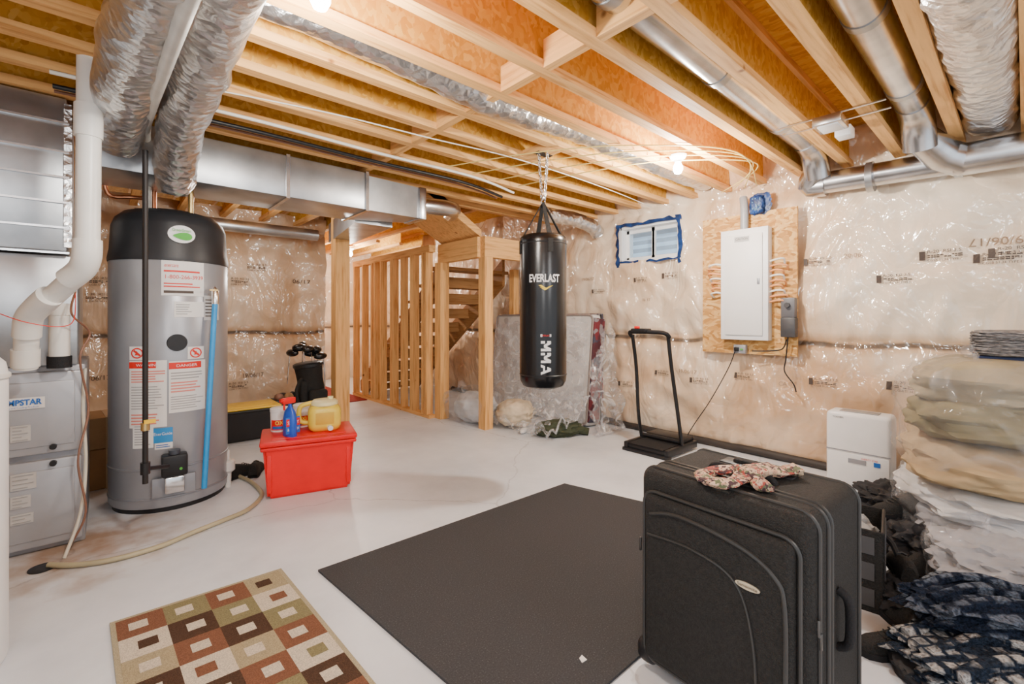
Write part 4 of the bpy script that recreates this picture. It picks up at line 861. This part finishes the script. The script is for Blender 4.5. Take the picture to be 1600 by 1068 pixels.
# ================================================================ MATTRESS, BAGS UNDER STAIRS
MQ=patch('quilted mattress ticking',((.60,.59,.58),(.68,.67,.65),(.48,.46,.45),(.66,.64,.62)),11,.3,.8)
lean=Matrix.Rotation(.10,4,'Y')
t=thing('mattress','worn floral mattress leaning on its side against the insulated wall','mattress',(4.0,3.95,0))
def mbox(c,s,m,name,bev=.03,p=t): return obj(name,MB().box(V((3.95,3.95,0))+lean@V(c),s,0,bev,4,mat=lean),m,p)
mbox((0,0,.62),(.21,1.66,1.22),MQ,'quilted_body',.05)
MAR=patch('maroon ticking',((.16,.02,.03),(.05,.05,.08),(.22,.20,.22),(.08,.02,.03)),14,.2,.8)
mbox((0,-.825,.62),(.18,.03,1.14),MAR,'side_band',.012)
for x in (-.105,.105): obj('piping',MB().tube([V((3.95,3.95,0))+lean@V((x,-.0+a,.62+b)) for a,b in rr(1.64,1.2,.06)],.010,8,True),M('taupe piping',(.30,.25,.23),.8),t)
t2=thing('box_spring','dark patterned box spring between the mattress and the wall','box spring',(4.12,3.9,0))
obj('spring_body',MB().box((4.12,3.92,.62),(.05,1.6,1.24),0,.02,3,mat=Matrix.Identity(4)),MAR,t2)
obj('piping',MB().tube([(4.09,3.12,.02),(4.09,3.12,1.23)],.008,8),BLK,t2)
def film(name,label,fn,nu=36,nv=36):
    t=thing(name,label,'plastic sheet',fn(.5,0)); obj('sheet',MB().grid(nu,nv,fn),CLEAR,t,smooth=180)
    obj('crumpled_hem',MB().tube([fn(i/20,0)+V((0,0,.012)) for i in range(21)],.012,6,jit=.5),CLEAR,t); return t
film('plastic_sheet','clear plastic cover sagging off the near end of the mattress',lambda u,v:V((3.62+.5*u+.14*v*(1-u)+.05*noise.noise(V((u*5,v*6,1))),3.02-.20*(1-v)+.10*noise.noise(V((u*6,v*5,2))),.02+1.12*v*(.55+.45*u)+.04*noise.noise(V((u*5,v*5,3))))))
film('plastic_sheet','clear plastic spread on the floor in front of the mattress',lambda u,v:V((3.10+.70*u+.04*noise.noise(V((u*4,v*5,11))),3.0+1.1*v,.05+.28*u*u+.20*abs(noise.noise(V((u*5,v*6,4)))))))
film('plastic_sheet','clear plastic hanging down the face of the mattress',lambda u,v:V((3.72+.10*v+.04*noise.noise(V((u*9,v*3,21))),3.08+1.55*u,.05+1.08*v+.06*noise.noise(V((u*5,v*5,23))))))
pil('wrapped_pillow','white pillow wrapped in plastic between the stair posts','pillow',(3.16,4.20,.17),(.20,.26,.17),.2,WCL,41,.12)
sack('clear plastic bag around the white pillow under the stairs',(3.12,4.2,.20),(.26,.34,.20),9)
pil('wrapped_pillow','cream pillow in plastic right of the front stair post','pillow',(3.35,3.72,.15),(.2,.2,.14),.6,cloth('cream cloth',(.62,.52,.38)),43,.12)
c=G(872,680); t=thing('olive_jacket','crumpled olive green jacket on the floor below the punching bag','jacket',c)
OLJ=M('olive jacket cloth',(.055,.065,.04),.9,bump=1,bscale=16,spec=.15)
obj('body',MB().blob(c+V((0,0,.07)),(.24,.14,.09),amp=.22,freq=1.8,seed=51,rz=-.6,sub=5),OLJ,t); obj('sleeve',MB().tube(cr([c+V((.05,-.05,.06)),c+V((.18,-.12,.05)),c+V((.24,-.2,.035))],7),.04,12,jit=.4,jf=8),OLJ,t)
o=obj('white_slipper',MB().blob(G(818,676)+V((0,0,.025)),(.08,.035,.028),amp=.1,seed=3,rz=.5,sub=3),STK); tag(o,'small white slipper beside the olive jacket','slipper')
o=obj('floor_rug',MB().bb((2.25,6.3,.001),(2.8,8.3,.012)),M('red rug',(.25,.02,.015),.9)); tag(o,'dark red runner in the passage past the support post','rug')
# ================================================================ ELECTRICAL
bx=4.14
a=XP(1098,345,bx); b=XP(1246,557,bx)
t=thing('backing_board','oriented strand backing board mounted on the insulated wall','board',(bx,(a.y+b.y)/2,b.z))
obj('board',MB().bb((bx,b.y,b.z),(bx+.018,a.y,a.z)),OSBb,t)
t=thing('electrical_panel','white breaker panel with closed door on the strand board','electrical panel',(4.05,1.66,1.0))
px_=4.05
p0=XP(1128,362,px_); p1=XP(1198,532,px_)
obj('panel_box',MB().bb((px_,p1.y-.01,p1.z),(bx,p0.y+.01,p0.z),.004),WHT,t)
dr=obj('panel_door',MB().bb((px_-.012,p1.y+.03,p1.z+.04),(px_,p0.y-.03,p0.z-.05),.005),STK,t)
zm=(p0.z+p1.z)/2; ym=(p0.y+p1.y)/2
obj('latch',MB().box((px_-.014,p1.y+.06,zm+.02),(.006,.02,.05),0,.002),GREY,dr)
s=obj('caution_label',MB().bb((px_-.014,ym-.05,p0.z-.11),(px_-.0125,ym+.07,p0.z-.065)),M('grey label',(.45,.45,.45),.5),dr); mb=MB(); mb.text('CAUTION',.10,.02,lambda u,v:V((px_-.0155,ym+.01-u,p0.z-.086+v))); obj('lettering',mb,INK,s,smooth=0)
for side in (-1,1):
    n_=7 if side>0 else 9
    for i in range(n_):
        z=1.66-i*.042; ye=(p0.y+.01) if side>0 else (p1.y-.01); out=.13*side*(.7+.3*random.random())
        obj('cable',MB().tube(cr([(px_+.04,ye,z),(px_+.02,ye+out*.5,z+.01),(px_+.03,ye+out,z-.005+.02*random.random()),(px_+.08,ye+out*.95,z-.03)],5),.0085,7),ORW if i%3 else WHW,t)
tubeT('conduit','grey plastic conduit from the panel top up the wall','conduit',[(4.09,XP(1163,350,4.09).y,p0.z-.01),(4.09,XP(1163,350,4.09).y,p0.z+.18),(4.12,XP(1163,350,4.09).y+.02,p0.z+.28)],.032,M('grey conduit',(.30,.31,.33),.4),18,5)
p=XP(1183,320,4.12); t=thing('outlet_box','crumpled blue plastic device box taped high on the insulated wall','electrical box',p)
obj('box_shell',MB().blob(p,(.03,.055,.075),amp=.14,freq=3,p=5,seed=2,sub=4),DBLUE,t); obj('tape_flap',MB().blob(p+V((.02,-.02,.01)),(.008,.075,.085),amp=.25,freq=3,p=4,seed=5,sub=4),DBLUE,t)
mb=MB(); [mb.box(p+V((-.033,random.uniform(-.035,.035),random.uniform(-.05,.05))),(.004,.010,.010)) for _ in range(18)]; obj('printed_pattern',mb,M('pale blue',(.06,.18,.33),.5),t)
a=XP(1219,465,4.06); b=XP(1241,527,4.06); DG=M('dark grey',(.05,.05,.055),.4)
t=thing('meter_module','dark grey communication module right of the breaker panel','electrical box',(4.1,(a.y+b.y)/2,b.z))
obj('upper_case',MB().bb((4.07,b.y,(a.z+b.z)/2),(4.14,a.y,a.z),.006),M('mid grey case',(.11,.11,.12),.4),t); obj('lower_case',MB().bb((4.06,b.y-.005,b.z),(4.14,a.y+.0,(a.z+b.z)/2),.008),DG,t)
obj('knob',MB().cyl((4.07,(a.y+b.y)/2,a.z-.06),(4.045,(a.y+b.y)/2,a.z-.06),.02,n=16),DG,t)
p=XP(1157,545,4.09); t=thing('wall_outlet','small metal outlet box with plug at the bottom of the board','outlet',p)
obj('box_shell',MB().box(p,(.05,.10,.075),0,.005),GREY,t); obj('plug',MB().box(p+V((-.035,.02,0)),(.03,.035,.035),0,.006),BLK,t); obj('status_light',MB().box(p+V((-.03,-.02,.0)),(.006,.02,.012)),INKG,t)
tubeT('power_cord','black power cord hanging from the outlet down to the treadmill','cord',[p+V((-.05,.02,0)),XP(1138,575,4.05),XP(1110,625,4.02),XP(1085,662,4.0),XP(1068,690,4.0),V((3.98,2.05,.1))],.004,BLK,8,10)
tubeT('power_cord','black cable hanging below the grey module','cord',[V((4.08,(a.y+b.y)/2,b.z)),XP(1228,560,4.1),XP(1226,580,4.1),XP(1240,600,4.08),XP(1244,612,4.1)],.005,BLK,8,10)
tubeT('power_cord','black cord along the bottom of the strand board','cord',[XP(1175,548,4.09),XP(1200,548,4.1),XP(1222,545,4.1),XP(1229,530,4.1)],.005,BLK,8,10)
c=V((3.10,.74,2.31)); t=thing('exhaust_box','small white exhaust box on metal bars between two round ducts','vent box',c)
obj('housing',MB().box(c,(.17,.14,.05),0,.006),GALV,t); obj('grille',MB().box(c+V((0,0,-.028)),(.13,.10,.008),0,.002),WHT,t)
for dx in (-.07,.07): obj('hanger_bar',MB().box(c+V((dx,0,.024)),(.014,.52,.005)),GALV,t)
obj('junction_box',MB().box(c+V((.22,-.02,.0)),(.1,.08,.06),0,.004),WHT,t)
def bulb(label,c):
    t=thing('light_bulb',label,'light bulb',c)
    obj('socket',MB().lathe([(.055,.09),(.06,.085),(.05,.065),(.03,.05),(.022,.04)][::-1],c,24),WHT,t)
    obj('bulb_glass',MB().lathe([(.004,-.045),(.022,-.038),(.033,-.015),(.033,.005),(.02,.035),(.015,.045)],c,20),BULB,t)
def lamp(c,e,col=(1,.93,.84),r=.05):
    l=bpy.data.lights.new('lamp','POINT'); l.energy=e; l.color=col; l.shadow_soft_size=r
    o=bpy.data.objects.new('lamp',l); o.location=c; C.objects.link(o)
b1=V((3.0,1.62,2.25)); b2=G(500,-6,2.25); b3=V((3.0,7.4,2.25)); fill1=V((-.6,-.8,2.0)); fill2=V((1.5,-.9,2.0)); fill3=V((1.1,5.0,2.2))
bulb('lit bare bulb on the joists near the breaker panel',b1); bulb('lit bare bulb on the joists at the top edge',b2); bulb('lit bare bulb far down the passage past the support post',b3)
lamp(b1-V((0,0,.09)),125,r=.06); lamp(b2-V((0,0,.09)),78,r=.06); lamp(b3-V((0,0,.1)),90); lamp(fill1,72,(1,.99,.98),.30); lamp(fill2,55,(1,.99,.98),.30); lamp(fill3,24,(1,.95,.88),.15)  # last three lamps are added fill with no bulb, to brighten the room
w=bpy.data.worlds.new('World'); SC.world=w; w.use_nodes=True
bg=w.node_tree.nodes['Background']; bg.inputs[0].default_value=(.90,.95,1,1); bg.inputs[1].default_value=1.5
cd=bpy.data.cameras.new('Camera'); cd.sensor_width=36; cd.lens=16; cd.shift_y=-39/1600; cd.clip_start=.02
co=bpy.data.objects.new('Camera',cd); co.location=CAM; co.rotation_euler=(PI/2,0,th-PI/2); C.objects.link(co); SC.camera=co
